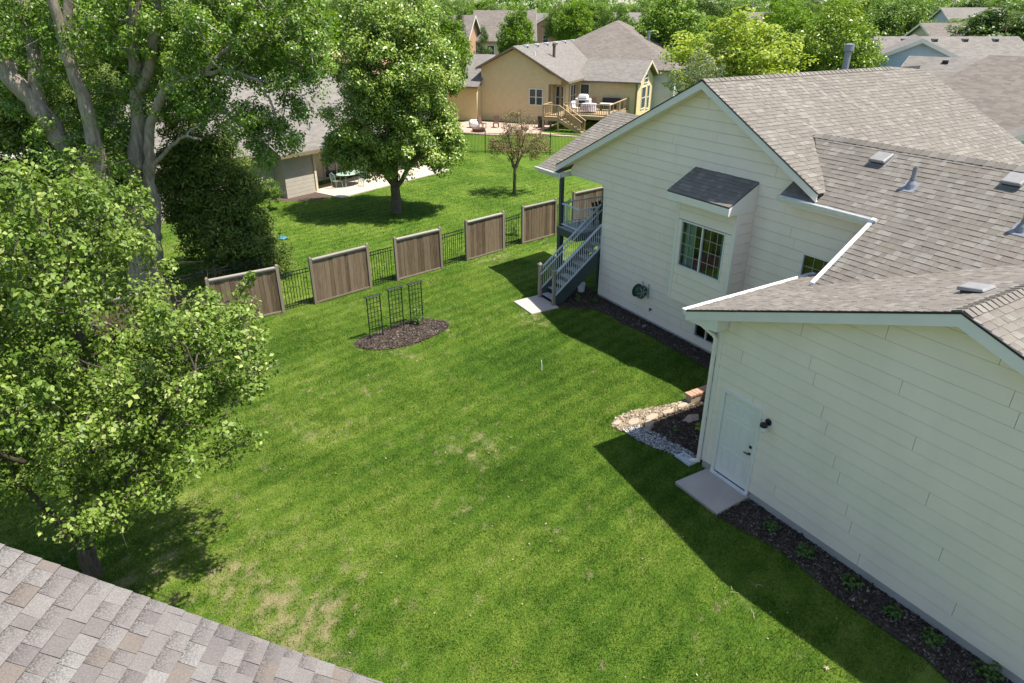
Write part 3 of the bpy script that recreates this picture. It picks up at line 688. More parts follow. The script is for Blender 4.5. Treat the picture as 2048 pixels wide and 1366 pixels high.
# corner boards and frieze
def trimb(*b): return mk('corner_board', MB().box(*b), M['trim'], house, bevel=.004)
trimb(XH-.03, XH+.06, 18.452, 18.475, .09, 4.13); trimb(XH-.030, XH-.021, 18.36, 18.452, .09, 4.13)
trimb(XG-.032, XG-.021, 8.76, 8.862, .19, 3.86); trimb(XG-.032, XG+.08, 8.863, 8.88, .19, 3.7)
# roof
roof = mk('roof', slab(MRs, [(14.64,14.1),(14.64,10.02),(14.84,10.02),(16.48,11.68),(16.48,14.1)]), M['felt'], house)
MR1 = [(14.62,14.1),(14.62,9.97),(14.88,9.97),(16.52,11.60),(16.52,14.1)]; MR2 = [(16.5,14.1),(16.5,11.65),(19.5,8.0),(24.9,8.0),(24.9,13.86),(23.4,14.1)]
PA = [(12.75,8.42),(15.04,4.304),(16.5,4.304),(16.5,8.42)]; PB = [(14.60,8.42),(14.60,10.0),(16.5,10.0),(16.5,8.42)]; PC = [(14.82,10.0),(16.5,11.71),(16.5,10.0)]
PD = [(14.60,10.0),(14.60,11.02),(15.04,11.02),(15.04,10.19),(14.85,10.0)]; PE_ = [(14.4,3.0),(15.04,4.304),(16.5,4.304),(16.5,3.0)]
LPp = [(14.60,22.06),(18.2,22.06),(18.2,17.8),(14.60,20.9)]
GA = [(10.19,9.53),(14.9,9.53),(14.9,8.42),(10.19,8.42)]; GB = [(10.19,8.42),(12.75,8.42),(15.04,4.304),(10.19,4.304)]; GSp = [(10.19,4.304),(15.04,4.304),(14.4,3.0),(13.0,-.9),(10.19,-.9)]
ML = [(14.64,14.1),(24.9,14.1),(24.9,21.2),(18.2,21.2),(18.2,17.8),(14.64,20.9)]
for S, p in ((MRs, MR2), (Ps, PA), (Ps, PB), (Ps, PC), (Ps, PD), (Ps, PE_), (LPs, LPp), (Gs, GA), (Gs, GB), (GSs, GSp), (MLs, ML[:3] + ML[3:]), (PEs, [(16.5,11.65),(19.5,8.0),(19.5,3),(16.5,3)])):
    fixn(mk('roof_deck', slab(S, p), M['felt'], roof))
jobs = [shingles(MRs, [MR1, MR2], M['shingle'], seed=1), shingles(Ps, [PA, PB, PC, PD, PE_], M['shingle'], seed=2), shingles(LPs, [LPp], M['shingle'], seed=3), shingles(Gs, [GA, GB], M['shingle'], seed=4), shingles(GSs, [GSp], M['shingle'], seed=5)]
lay_shingles(roof, jobs, M['shingle'], 300, hidden=lambda p: p.x > 16.55 and p.y < 11.2)
ridge_caps(roof, (10.19, 4.304, 5.70), (15.0, 4.304, 5.70), Gs, GSs, M['shingle'])
ridge_caps(roof, (16.5, 3.2, 6.65), (16.5, 11.6, 6.65), Ps, PEs, M['shingle'], step=.2)
ridge_caps(roof, (14.62, 14.1, 7.89), (23.4, 14.1, 7.89), MRs, MLs, M['shingle'], step=.2)
# backs of the main roof
mb = MB()
for a, b in ((14.7, 24.8),): mb.poly([(a, 14.12, 7.86), (b, 14.12, 7.86), (b, 21.0, 4.4), (a, 20.8, 4.48)])
mk('rear_slope', mb, M['far_roof'], roof)
# fascia, rakes, soffits
def rake(S, x, ya, yb, drop=.03, ht=.20, th=.03, name='rake_board'):
    za, zb = S.z(0, ya) if S.d.x == 0 else 0, S.z(0, yb)
    mb = MB(); o = drop
    mb.prism([(x, ya, za-o-ht), (x+th, ya, za-o-ht), (x+th, ya, za-o), (x, ya, za-o)], [(x, yb, zb-o-ht), (x+th, yb, zb-o-ht), (x+th, yb, zb-o), (x, yb, zb-o)])
    fixn(mk(name, mb, M['fascia'], house))
    mb = MB(); mb.prism([(x-.012, ya, za-.03), (x+.05, ya, za-.03), (x+.05, ya, za+.006), (x-.012, ya, za+.006)], [(x-.012, yb, zb-.03), (x+.05, yb, zb-.03), (x+.05, yb, zb+.006), (x-.012, yb, zb+.006)])
    fixn(mk('drip_edge', mb, M['black'], house))
def soffit(S, x0, x1, ya, yb, d=.20):
    mb = MB(); mb.poly([(x0, ya, S.z(0, ya)-d), (x1, ya, S.z(0, ya)-d), (x1, yb, S.z(0, yb)-d), (x0, yb, S.z(0, yb)-d)]); mk('soffit', mb, M['trim'], house)
rake(MRs, 14.62, 14.1, 10.0); rake(MLs, 14.62, 14.1, 20.85); rake(Gs, 10.18, 4.304, 9.52); rake(GSs, 10.18, 4.304, -.9)
soffit(MRs, 14.64, XH, 14.1, 9.9); soffit(MLs, 14.64, XH, 14.1, 20.8); soffit(Gs, 10.2, XG, 4.304, 9.5, .17); soffit(GSs, 10.2, XG, 4.304, -.9, .17)
# eave return at the garage corner
mb = MB(); mb.prism([(10.20, 9.50, 3.62), (10.20, 8.66, 3.62), (10.20, 8.66, 3.94), (10.20, 9.50, 3.64)], [(10.23, 9.50, 3.62), (10.23, 8.66, 3.62), (10.23, 8.66, 3.94), (10.23, 9.50, 3.64)]); fixn(mk('eave_return', mb, M['fascia'], house))
mk('eave_return', MB().box(10.231, XG-.035, 8.66, 8.69, 3.622, 3.93), M['fascia'], house)
# gutters
def gutter(a, b, nrm, z):
    mb = MB(); a, b, n = Vector((*a, z)), Vector((*b, z)), Vector((*nrm, 0))
    prof = [(0, 0), (0, -.11), (.07, -.11), (.12, 0), (.108, 0), (.062, -.10), (.012, -.10), (.012, 0)]
    A = [a + n*p + Vector((0, 0, q)) for p, q in prof]; B_ = [b + n*p + Vector((0, 0, q)) for p, q in prof]; k = len(prof)
    for i in range(k): mb.poly([A[i], A[(i+1) % k], B_[(i+1) % k], B_[i]])
    mb.poly([A[i] for i in (0, 1, 2, 3)]); mb.poly([B_[i] for i in (0, 1, 2, 3)])
    fixn(mk('gutter', mb, M['gutter'], house))
gutter((10.17, 9.52), (14.5, 9.52), (0, 1), 3.82)
gutter((14.60, 8.36), (14.60, 11.04), (-1, 0), 5.42)
gutter((14.60, 20.62), (14.60, 22.10), (-1, 0), 4.20)
mk('fascia_board', MB().box(10.2, 14.5, 9.49, 9.515, 3.62, 3.80), M['fascia'], house); mk('fascia_board', MB().box(14.605, 14.63, 8.4, 11.0, 5.22, 5.40), M['fascia'], house)
mk('fascia_board', MB().box(14.605, 14.63, 20.55, 22.05, 4.0, 4.18), M['fascia'], house)
mk('soffit', MB().box(14.63, XH, 8.4, 11.0, 5.22, 5.24), M['trim'], house); mk('soffit', MB().box(10.2, 14.5, 8.86, 9.49, 3.60, 3.62), M['trim'], house)
# sunlit edge of the lower rake, valley flashing
mb = MB(); q0, q1 = Ps.pt(*Ps.st(12.80, 8.42)), Ps.pt(*Ps.st(14.60, 8.42)); mb.prism([q0+Vector((0,-.01,-.16)), q0+Vector((0,.09,-.16)), q0+Vector((0,.09,.022)), q0+Vector((0,-.01,.022))], [q1+Vector((0,-.01,-.16)), q1+Vector((0,.09,-.16)), q1+Vector((0,.09,.022)), q1+Vector((0,-.01,.022))]); fixn(mk('rake_board', mb, M['gutter'], house))
# downspout
mb = MB(); mb.beam((10.28, 9.58, 3.74), (10.50, 9.0, 3.38), .075, .06); mb.beam((10.50, 9.0, 3.40), (10.53, 8.92, 3.30), .075, .06); mb.beam((10.53, 8.92, 3.32), (10.53, 8.92, .12), .06, .075, (1, 0, 0)); mb.beam((10.53, 8.93, .15), (10.44, 9.10, .07), .075, .06)
mk('downspout', mb, M['trim'], house)
# windows, bay, door
window(house, PH, *W2, cols=3, rows=4, mull=False, hbar=True, name='window')
window(house, PH, *BW, cols=1, rows=1, bars=False, name='basement_window')
XB = 14.38; PB_ = lambda a, z, o: (XB - o, a, z)
bay = mk('bay', MB().box(XB+.02, XB+.6, 12.09, 14.18, 1.60, 1.64), M['trim'], house, label='boxed bay with its own small shingled roof')
bb = MB(); siding(PB_, lambda z: (12.05, 14.22), 1.59, 4.83, .28, [BAYW], bay, M['siding'], blen=30, back=bb)
bs = MB(); siding(lambda a, z, o: (a, 12.05 - o, z), lambda z: (XB+.02, XH-.02), 1.59, 4.83, .28, [], bay, M['siding'], blen=30, back=bs)
siding(lambda a, z, o: (a, 14.22 + o, z), lambda z: (XB+.02, XH-.02), 1.59, 4.83, .28, [], bay, M['siding'], blen=30, back=bs)
mk('sheathing', bb, M['lap_shade'], bay); mk('sheathing', bs, M['lap_shade'], bay)
for b in ((XB-.03, XB-.021, 12.03, 12.13, 1.58, 4.8), (XB-.03, XB-.021, 14.14, 14.24, 1.58, 4.8), (XB-.03, XB+.06, 12.015, 12.03, 1.58, 4.8), (XB-.03, XB+.06, 14.241, 14.255, 1.58, 4.8)): mk('corner_board', MB().box(*b), M['trim'], bay)
BRs = Slope((1, 0), .528, (13.99, 0), 4.94); BRp = [(13.99, 12.03), (15.03, 12.03), (15.03, 14.35), (13.99, 14.35)]
fixn(mk('bay_roof', slab(BRs, BRp, .06), M['felt'], bay))
lay_shingles(bay, [shingles(BRs, [BRp], M['shingle'], seed=8)], M['shingle'], 60)
mk('bay_fascia', MB().box(13.985, 14.01, 12.04, 14.34, 4.70, 4.90), M['trim'], bay)
for yy in (12.02, 14.335):
    mb = MB(); mb.prism([(13.985, yy, 4.70), (XH-.03, yy, 4.70), (XH-.03, yy, BRs.z(XH, 0)-.06), (13.985, yy, 4.89)], [(13.985, yy+.02, 4.70), (XH-.03, yy+.02, 4.70), (XH-.03, yy+.02, BRs.z(XH, 0)-.06), (13.985, yy+.02, 4.89)]); fixn(mk('bay_fascia', mb, M['trim'], bay))
mk('bay_soffit', MB().box(14.01, XB, 12.05, 14.33, 4.78, 4.80), M['trim'], bay)
window(house, PB_, *BAYW, cols=3, rows=4, curtain=True, name='bay_window')
inn = MB(); inn.box(16.3, 16.35, 8.5, 18.2, .1, 5.0); inn.box(15.1, 24.4, 8.4, 18.3, 2.2, 2.25); inn.box(15.1, 24.4, 8.4, 18.3, -.02, .02); inn.box(14.42, 15.1, 12.1, 14.2, 2.4, 2.44); inn.box(15.1, 24.3, 8.4, 18.3, 4.0, 4.03); mk('room_partition', inn, plain('room_wall', (.16, .14, .11), .9), house)
# side door
door = mk('door', MB().box(XG-.004, XG+.04, 7.57, 8.48, .14, 2.19), M['door'], house, bevel=.004, label='white six-panel garage side door')
for z0, z1 in ((1.72, 2.05), (.98, 1.62), (.30, .86)):
    for a, b in ((7.69, 7.98), (8.08, 8.37)):
        fr = MB()
        for q in ((a, b, z1-.03, z1), (a, b, z0, z0+.03), (a, a+.03, z0+.03, z1-.03), (b-.03, b, z0+.03, z1-.03)): fr.box(XG-.014, XG-.0035, q[0], q[1], q[2], q[3])
        mk('door_panel', fr, M['door'], door); mk('door_panel', MB().box(XG-.010, XG-.0035, a+.055, b-.055, z0+.055, z1-.055), M['door'], door, bevel=.004)
dfm = MB(); dfm.box(XG-.05, XG+.05, 7.49, 7.565, .10, 2.27); dfm.box(XG-.05, XG+.05, 8.485, 8.56, .10, 2.27); dfm.box(XG-.05, XG+.05, 7.565, 8.485, 2.195, 2.27); mk('door_frame', dfm, M['door'], door, bevel=.004)
mk('threshold', MB().box(XG-.08, XG+.05, 7.50, 8.55, .085, .125), M['gutter'], door); mk('door_sweep', MB().box(XG-.012, XG-.0045, 7.58, 8.47, .126, .150), M['black'], door)
mb = MB(); mb.lathe([(.032, 0), (.032, .012), (.014, .016), (.014, .05)], (XG-.004, 7.64, 1.08), 12, (-1, 0, 0)); mb.beam((XG-.05, 7.64, 1.08), (XG-.055, 7.76, 1.075), .018, .02); mk('handle', mb, M['black'], door)
mb = MB(); mb.lathe([(.033, 0), (.033, .02), (.02, .03)], (XG-.004, 7.64, 1.25), 12, (-1, 0, 0)); mk('deadbolt', mb, M['black'], door)
# roof hardware
def boxvent(S, x, y, wd=.42, ln=.42):
    c = S.pt(*S.st(x, y)); e, T, N = S.e, S.T, S.N; mb = MB()
    q = lambda a, b, h: c + e*a + T*b + N*h
    mb.prism([q(-wd*.55, -ln*.55, .004), q(wd*.55, -ln*.55, .004), q(wd*.55, ln*.55, .004), q(-wd*.55, ln*.55, .004)], [q(-wd*.55, -ln*.55, .014), q(wd*.55, -ln*.55, .014), q(wd*.55, ln*.55, .014), q(-wd*.55, ln*.55, .014)])
    v = mk('roof_vent', mb, M['ventgrey'], roof); fixn(v)
    mb = MB(); mb.prism([q(-wd*.42, -ln*.38, .012), q(wd*.42, -ln*.38, .012), q(wd*.42, ln*.4, .012), q(-wd*.42, ln*.4, .012)], [q(-wd*.42, -ln*.38, .10), q(wd*.42, -ln*.38, .10), q(wd*.42, ln*.4, .05), q(-wd*.42, ln*.4, .05)]); fixn(mk('vent_louvre', mb, M['black'], v))
    mb = MB(); mb.prism([q(-wd*.5, -ln*.5, .075), q(wd*.5, -ln*.5, .075), q(wd*.5, ln*.5, .02), q(-wd*.5, ln*.5, .02)], [q(-wd*.44, -ln*.44, .14), q(wd*.44, -ln*.44, .14), q(wd*.45, ln*.45, .07), q(-wd*.45, ln*.45, .07)]); fixn(mk('vent_hood', mb, M['ventgrey'], v, bevel=.012))
boxvent(Ps, 16.1, 9.5); boxvent(Ps, 16.15, 6.6); boxvent(Gs, 11.75, 4.85)
def pipe(S, x, y, h=.42, r=.05):
    c = S.pt(*S.st(x, y)); mb = MB(); mb.lathe([(r, -.05), (r, h), (r*.8, h), (r*.8, h-.06)], c, 14); v = mk('vent_pipe', mb, M['pvc'], roof, smooth=False)
    mb = MB(); mb.lathe([(.13, -.05), (.10, .05), (.062, .12), (.062, .17)], c, 14); mk('pipe_boot', mb, M['lead'], v)
    e, T, N = S.e, S.T, S.N; mb = MB(); q = lambda a, b, hh: c+e*a+T*b+N*hh
    mb.prism([q(-.16, -.2, .004), q(.16, -.2, .004), q(.16, .12, .004), q(-.16, .12, .004)], [q(-.16, -.2, .016), q(.16, -.2, .016), q(.16, .12, .016), q(-.16, .12, .016)]); fixn(mk('flashing', mb, M['lead'], v))
pipe(Ps, 15.57, 8.37); pipe(Ps, 15.15, 5.82)
mb = MB(); mb.lathe([(.10, -.5), (.10, .80), (.12, .82), (.155, .84), (.155, 1.02), (.16, 1.03), (.05, 1.06)], (21.95, 14.9, 7.55), 18); mk('flue', mb, M['flue'], roof, smooth=False)
# leafy debris in the roof valley, wall fittings
tag(mk('roof_debris', (lambda mb: [mb.poly([(14.15+rnd.gauss(0,.08)+dx, 8.48+rnd.gauss(0,.05)+dy, Gs.z(0, 8.48)+.05+rnd.random()*.08) for dx, dy in ((0,0),(.07,.01),(.08,.06),(.01,.07))]) for _ in range(60)] and mb)(MB()), M['leaf_bed']), 'green leafy debris caught in the valley between the garage and house roofs', 'debris')
lamp = thing('wall_lamp', 'black wall lamp with a clear glass shade beside the garage door', 'lamp', (XG-.02, 7.32, 2.03))
mk('back_plate', MB().lathe([(.075, 0), (.075, .02), (.05, .03)], (XG-.018, 7.32, 2.06), 16, (-1, 0, 0)), M['black'], lamp, smooth=False)
mk('arm', MB().tube([(XG-.03, 7.32, 2.06), (XG-.10, 7.32, 2.08), (XG-.14, 7.33, 2.05)], .018, 8), M['black'], lamp)
mk('cap', MB().lathe([(.02, .06), (.075, .03), (.08, -.03), (.07, -.03)], (XG-.14, 7.33, 2.02), 16), M['black'], lamp)
mk('glass_shade', MB().lathe([(.062, 0), (.066, -.10), (.05, -.13), (.045, -.128), (.058, -.09)], (XG-.14, 7.33, 1.99), 14), plain('frosted_glass', (.7, .7, .66), .2), lamp)
reel = thing('hose_reel', 'green hose reel mounted low on the shaded house wall', 'hose reel', (XH-.03, 15.95, 1.1))
M['hose'] = plain('hose_green', (.05, .10, .06), .5); M['reelgrey'] = plain('reel_grey', (.30, .36, .33), .5)
for yy in (15.84, 16.08):
    mb = MB(); mb.lathe([(.23, 0), (.23, .012)], (XH-.28, yy, 1.1), 24, (0, 1, 0)); mk('reel_disc', mb, M['hose'], reel)
mb = MB()
for i in range(5):
    for rr in (.10, .145): mb.tube([(XH-.28+rr*math.cos(t*.5236), 15.87+i*.042, 1.1+rr*math.sin(t*.5236)) for t in range(13)], .019, 6)
mk('hose', mb, M['hose'], reel)
for k in range(6):
    a = k*math.pi/3; mk('spoke', MB().beam((XH-.28, 15.83, 1.1), (XH-.28+.22*math.cos(a), 15.83, 1.1+.22*math.sin(a)), .03, .012, (0, 1, 0)), M['reelgrey'], reel)
mb = MB()
for yy in (15.81, 16.11): mb.beam((XH-.021, yy, 1.36), (XH-.021, yy, .84), .05, .02, (1, 0, 0)); mb.beam((XH-.02, yy, 1.1), (XH-.28, yy, 1.1), .03, .03)
mk('bracket', mb, M['reelgrey'], reel)
sp = thing('hose_spigot', 'small dark outdoor tap on the house wall below the hose reel', 'tap', (XH-.02, 15.6, .52))
mk('body', MB().tube([(XH-.02, 15.6, .52), (XH-.09, 15.6, .52), (XH-.12, 15.6, .47)], .018, 8), M['black'], sp); mk('handle', MB().lathe([(.04, 0), (.04, .012)], (XH-.09, 15.6, .55), 12), M['black'], sp)
sb = MB(); sb.box(10.30, 10.56, 8.97, 9.45, .02, .05)
for q in ((10.30, 10.33, 8.97, 9.45), (10.53, 10.56, 8.97, 9.45), (10.33, 10.53, 8.97, 9.0)): sb.box(q[0], q[1], q[2], q[3], .05, .10)
tag(mk('splash_block', sb, concrete('splash_concrete', (.55, .55, .56)), bevel=.008), 'pale concrete splash block under the garage downspout', 'splash block')
# brick edging, stones
be = thing('brick_edging_wall', 'low garden edging wall topped with orange bricks near the garage corner', 'garden wall', (12.9, 11.1, 0))
mk('base_course', MB().box(12.36, 15.0, 11.0, 11.20, -.05, .22), M['sandstone'], be, bevel=.01)
for i in range(24):
    x = 12.32 + i*.112; j = rnd.uniform(-.006, .006); mk('brick', MB().box(x, x+.102, 10.98+j, 11.225+j, .222, .285+rnd.uniform(0, .006)), M['brick'], be, bevel=.006)
def stone(x, y, w_, d_, h, rz, mat, label, nm='edging_stone', cat='stone'):
    mb = MB(); n = rnd.choice((5, 6, 7)); pts = [(w_/2*math.cos(a)*rnd.uniform(.75, 1.15), d_/2*math.sin(a)*rnd.uniform(.75, 1.15)) for a in [2*math.pi*i/n for i in range(n)]]
    mb.prism([(p[0], p[1], 0) for p in pts], [(p[0]*.93, p[1]*.93, h) for p in pts]); o = mk(nm, mb, mat, bevel=.012); o.location = (x, y, .02); o.rotation_euler = (0, 0, rz); return tag(o, label, cat)
stone(12.1, 11.05, .42, .22, .05, .05, M['sandstone'], 'pale flat edging stone touching the end of the brick edging wall')
stone(11.55, 11.02, .45, .22, .05, -.05, M['sandstone'], 'second sandstone block from the brick edging wall')
stone(11.0, 11.03, .5, .24, .05, .1, M['sandstone'], 'third sandstone block from the brick edging wall')
stone(10.45, 11.1, .46, .24, .05, .2, M['sandstone'], 'pale sandstone block at the lawn tip of the edging row')
stone(10.62, 10.72, .42, .26, .15, .7, M['sandstone'], 'tan sandstone block standing between pebbles and mulch')
stone(11.85, 10.45, .62, .34, .03, .2, M['flag'], 'larger reddish flagstone lying in the corner mulch bed', 'flagstone', 'flagstone')
stone(12.45, 10.30, .5, .36, .03, -.4, M['flag'], 'reddish flagstone half hidden by the garage downspout', 'flagstone', 'flagstone')
stone(14.62, 15.45, .22, .14, .06, .3, M['pebble'], 'small white stone lying in the shaded house bed')
stone(10.05, 11.28, .3, .2, .05, .3, M['sandstone'], 'small worn stone at the lawn corner of the litter strip')
bk = thing('white_bucket', 'white plastic bucket under the deck stairs', 'bucket', (14.75, 19.15, .03))
mk('bucket_body', MB().lathe([(.12, 0), (.15, .30), (.155, .31), (.14, .31), (.115, .02)], (14.75, 19.15, .03), 18), M['white'], bk); mk('bucket_handle', MB().tube([(14.75+.155*math.cos(t*.5236), 19.15, .33-.12*math.sin(t*.5236)) for t in range(7)], .006, 6), M['pvc'], bk)

# ------------------------------------------------------------------ deck
dk = thing('porch_deck', 'dark green porch deck with grey railing and open stairs at the house corner', 'deck', (15.7, 19.5, 0))
for x, y, zt in ((14.75, 20.62, 4.05), (18.9, 20.62, 4.05), (17.0, 20.62, 2.0), (15.78, 19.45, 2.0)):
    mk('post', MB().box(x-.07, x+.07, y-.07, y+.07, -.05, zt), M['green_paint'], dk, bevel=.008)
mk('post_sleeve', MB().box(14.655, 14.845, 20.525, 20.715, 1.55, 2.0), M['green_paint'], dk, bevel=.01); mk('post_sleeve', MB().box(14.655, 14.845, 20.525, 20.715, -.05, 1.549), M['green_paint'], dk, bevel=.01)
mk('beam', MB().box(14.66, 14.72, 19.46, 20.70, 1.88, 2.17), M['green_paint'], dk); mk('beam', MB().box(14.72, 18.95, 20.66, 20.71, 1.88, 2.17), M['green_paint'], dk); mk('beam', MB().box(15.72, 15.77, 18.48, 19.46, 1.88, 2.17), M['green_paint'], dk); mk('beam', MB().box(14.72, 15.72, 19.46, 19.50, 1.88, 2.17), M['green_paint'], dk)
mk('porch_beam', MB().box(14.68, 18.9, 20.55, 20.69, 4.05, 4.20), M['trim'], dk); mk('porch_ceiling', MB().box(15.0, 18.9, 18.46, 20.5, 4.16, 4.18), M['trim'], dk)
i = 0; y = 18.50
while y < 20.68:
    x0 = 15.73 if y < 19.42 else 14.64; mk('deck_board', MB().box(x0, 18.95, y, min(y+.135, 20.72), 2.172, 2.205), M['deckboard'], dk); y += .14
NST = 11
for k in range(1, NST):
    x = 13.12 + (k-1)*.262; z = k*.2
    mk('tread', MB().box(x, x+.29, 18.60, 19.38, z-.035, z), M['deckboard'], dk); 
for yy in (18.55, 19.40):
    mb = MB(); mb.prism([(13.05, yy-.025, 0.03), (13.42, yy-.025, .03), (15.78, yy-.025, 1.80), (15.78, yy-.025, 2.16), (15.60, yy-.025, 2.16), (13.05, yy-.025, .30)], [(13.05, yy+.025, 0.03), (13.42, yy+.025, .03), (15.78, yy+.025, 1.80), (15.78, yy+.025, 2.16), (15.60, yy+.025, 2.16), (13.05, yy+.025, .30)])
    fixn(mk('stringer', mb, M['green_paint'], dk))
for x, y in ((13.05, 19.42), (13.05, 18.53)):
    n_ = mk('newel_post', MB().box(x-.055, x+.055, y-.055, y+.055, 0, 1.30), M['newel'], dk, bevel=.008); mk('newel_cap', MB().box(x-.075, x+.075, y-.075, y+.075, 1.30, 1.345).prism([(x-.06, y-.06, 1.345), (x+.06, y-.06, 1.345), (x+.06, y+.06, 1.345), (x-.06, y+.06, 1.345)], [(x-.02, y-.02, 1.40), (x+.02, y-.02, 1.40), (x+.02, y+.02, 1.40), (x-.02, y+.02, 1.40)]), M['newel'], n_)
mk('newel_post', MB().box(15.70, 15.82, 19.36, 19.48, 2.2, 3.22), M['green_paint'], dk, bevel=.008)
def railing(p0, p1, ztop, zbot, step=.115, name='baluster'):
    p0, p1 = Vector(p0), Vector(p1); L = (p1-p0).length; n = max(2, int(L/step)); up = Vector((0, 0, 1))
    mk('top_rail', MB().beam(p0+up*ztop, p1+up*ztop, .05, .045), M['rail'], dk); mk('bottom_rail', MB().beam(p0+up*zbot, p1+up*zbot, .045, .04), M['rail'], dk)
    for i in range(1, n):
        q = p0 + (p1-p0)*i/n; mk(name, MB().box(q.x-.009, q.x+.009, q.y-.009, q.y+.009, q.z+zbot+.02, q.z+ztop-.02), M['rail'], dk)
railing((13.11, 18.53, 0.30), (15.76, 18.53, 2.33), .92, .10); railing((13.11, 19.42, .30), (15.70, 19.42, 2.28), .88, .10)
mk('hand_rail', MB().tube([(13.0, 19.32, .98), (13.08, 19.33, 1.02), (15.7, 19.33, 3.0)], .022, 8), M['rail'], dk)
railing((14.75, 20.54, 2.2), (14.75, 19.48, 2.2), .87, .10); railing((14.75, 19.46, 2.2), (15.70, 19.46, 2.2), .87, .10); railing((14.82, 20.66, 2.2), (18.85, 20.66, 2.2), .87, .10)
def adirondack(loc, rz, label):
    t = thing('adirondack_chair', label, 'chair', loc, rz, 'dark chairs on the porch deck'); m = M['black']
    for i in range(5): mk('seat_slat', MB().beam((-.25, -.28+i*.11, .36-i*.022), (.25, -.28+i*.11, .36-i*.022), .095, .02), m, t, local=True)
    for i in range(5): x = -.22+i*.11; mk('back_slat', MB().beam((x, .22, .24), (x*1.25, .52, .98-abs(i-2)*.05), .09, .02, (0, 1, 0)), m, t, local=True)
    for s in (-1, 1): mk('arm', MB().beam((s*.33, -.34, .56), (s*.33, .34, .56), .13, .025), m, t, local=True); mk('leg', MB().beam((s*.30, -.30, 0), (s*.30, -.30, .55), .09, .03, (0, 1, 0)), m, t, local=True); mk('leg', MB().beam((s*.27, .50, 0.02), (s*.27, -.30, .34), .03, .10), m, t, local=True); mk('leg', MB().beam((s*.30, .3, 0), (s*.30, .3, .55), .06, .03, (0, 1, 0)), m, t, local=True)
    return t
adirondack((16.35, 20.05, 2.207), R(120), 'dark adirondack chair standing at the outer rail of the porch deck')
adirondack((17.1, 19.0, 2.207), R(60), 'dark adirondack chair tucked against the house wall on the porch deck')
um = thing('patio_umbrella', 'folded black patio umbrella standing behind the chair on the porch deck', 'umbrella', (16.95, 20.25, 2.207))
mk('base', MB().lathe([(.22, 0), (.22, .04), (.05, .09)], (16.95, 20.25, 2.207), 16), M['black'], um); mk('pole', MB().tube([(16.95, 20.25, 2.25), (16.95, 20.25, 3.5)], .022, 8), M['black'], um)
mk('folded_canopy', MB().lathe([(.12, 0), (.15, .15), (.12, .55), (.08, .62), (.11, .72), (.10, .86), (.04, .93)], (16.95, 20.25, 2.72), 12), M['black'], um, smooth=True)
tb = thing('side_table', 'small round dark table beside the chairs on the porch deck', 'table', (17.6, 19.5, 2.207))
mk('table_top', MB().lathe([(.35, 0), (.36, .02), (.35, .03)], (17.6, 19.5, 2.70), 20), plain('slate_top', (.12, .15, .18), .3), tb)
for a in range(4): mk('leg', MB().tube([(17.6+.25*math.cos(a*1.57), 19.5+.25*math.sin(a*1.57), 2.21), (17.6+.2*math.cos(a*1.57), 19.5+.2*math.sin(a*1.57), 2.70)], .015, 6), M['black'], tb)
# ------------------------------------------------------------------ cedar fence panels and iron fence
ORD = ['first', 'second', 'third', 'fourth', 'fifth', 'sixth', 'seventh', 'eighth']
PAN = [((-1.1,22.7),(1.2,22.85)), ((2.33,22.93),(4.68,23.04)), ((5.79,23.19),(8.15,23.68)), ((9.26,23.86),(11.43,24.22)), ((12.69,24.52),(14.82,24.96)), ((15.94,25.26),(18.05,25.62)), ((19.42,26.2),(21.54,26.5))]
PLAB = ['weathered cedar fence panel hidden behind the near tree', 'weathered cedar fence panel partly covered by the near tree leaves', 'wide cedar fence panel with one very dark board, behind the leftmost trellis', 'cedar fence panel standing behind the rightmost trellis', 'cedar fence panel directly right of the one behind the trellises', 'cedar fence panel ending at the porch deck post', 'cedar fence panel seen through the porch deck railing']
BM = {}
def fence_panel(a, b, label):
    a, b = Vector((*a, 0)), Vector((*b, 0)); L = (b-a).length; rz = math.atan2(b.y-a.y, b.x-a.x)
    t = thing('fence_panel', label, 'fence panel', a, rz, 'cedar privacy panels along the back lawn')
    lean = rnd.uniform(-.03, .03)
    for x in (.045, L-.045): mk('post', MB().prism([(x-.05,-.05,-.1),(x+.05,-.05,-.1),(x+.05,.05,-.1),(x-.05,.05,-.1)], [(x-.05+lean,-.05,1.74),(x+.05+lean,-.05,1.74),(x+.05+lean,.05,1.74),(x-.05+lean,.05,1.74)]).prism([(x-.05+lean,-.05,1.74),(x+.05+lean,-.05,1.74),(x+.05+lean,.05,1.74),(x-.05+lean,.05,1.74)], [(x-.025+lean,-.025,1.785),(x+.025+lean,-.025,1.785),(x+.025+lean,.025,1.785),(x-.025+lean,.025,1.785)]), M['cedarframe'], t, local=True)
    mk('cap_rail', MB().box(.10, L-.10, -.07, .07, 1.655, 1.70), M['cedarcap'], t, local=True, bevel=.006)
    mk('top_rail', MB().box(.10, L-.10, .016, .055, 1.53, 1.653), M['cedarframe'], t, local=True); mk('face_rail', MB().box(.10, L-.10, -.035, -.016, 1.60, 1.654), M['cedarcap'], t, local=True)
    mk('bottom_rail', MB().box(.10, L-.10, -.03, .03, .03, .09), M['cedarframe'], t, local=True)
    n = round((L-.2)/.158); wd = (L-.2)/n
    for i in range(n):
        k = round(wd, 3)
        if k not in BM:
            m = MB().box(.003, wd-.003, -.012, .012, .092, 1.60).data('board'); m.materials.append(M['cedar']); BM[k] = m
        o = bpy.data.objects.new('board', BM[k]); C.objects.link(o); o.parent = t; o.location = (.10+i*wd, rnd.uniform(-.004, .004), rnd.uniform(-.012, .004)); o.rotation_euler = (rnd.uniform(-.004, .004), rnd.uniform(-.004, .004), rnd.uniform(-.03, .03))
    return t
for (a, b), l in zip(PAN, PLAB): fence_panel(a, b, l)
PK = {}
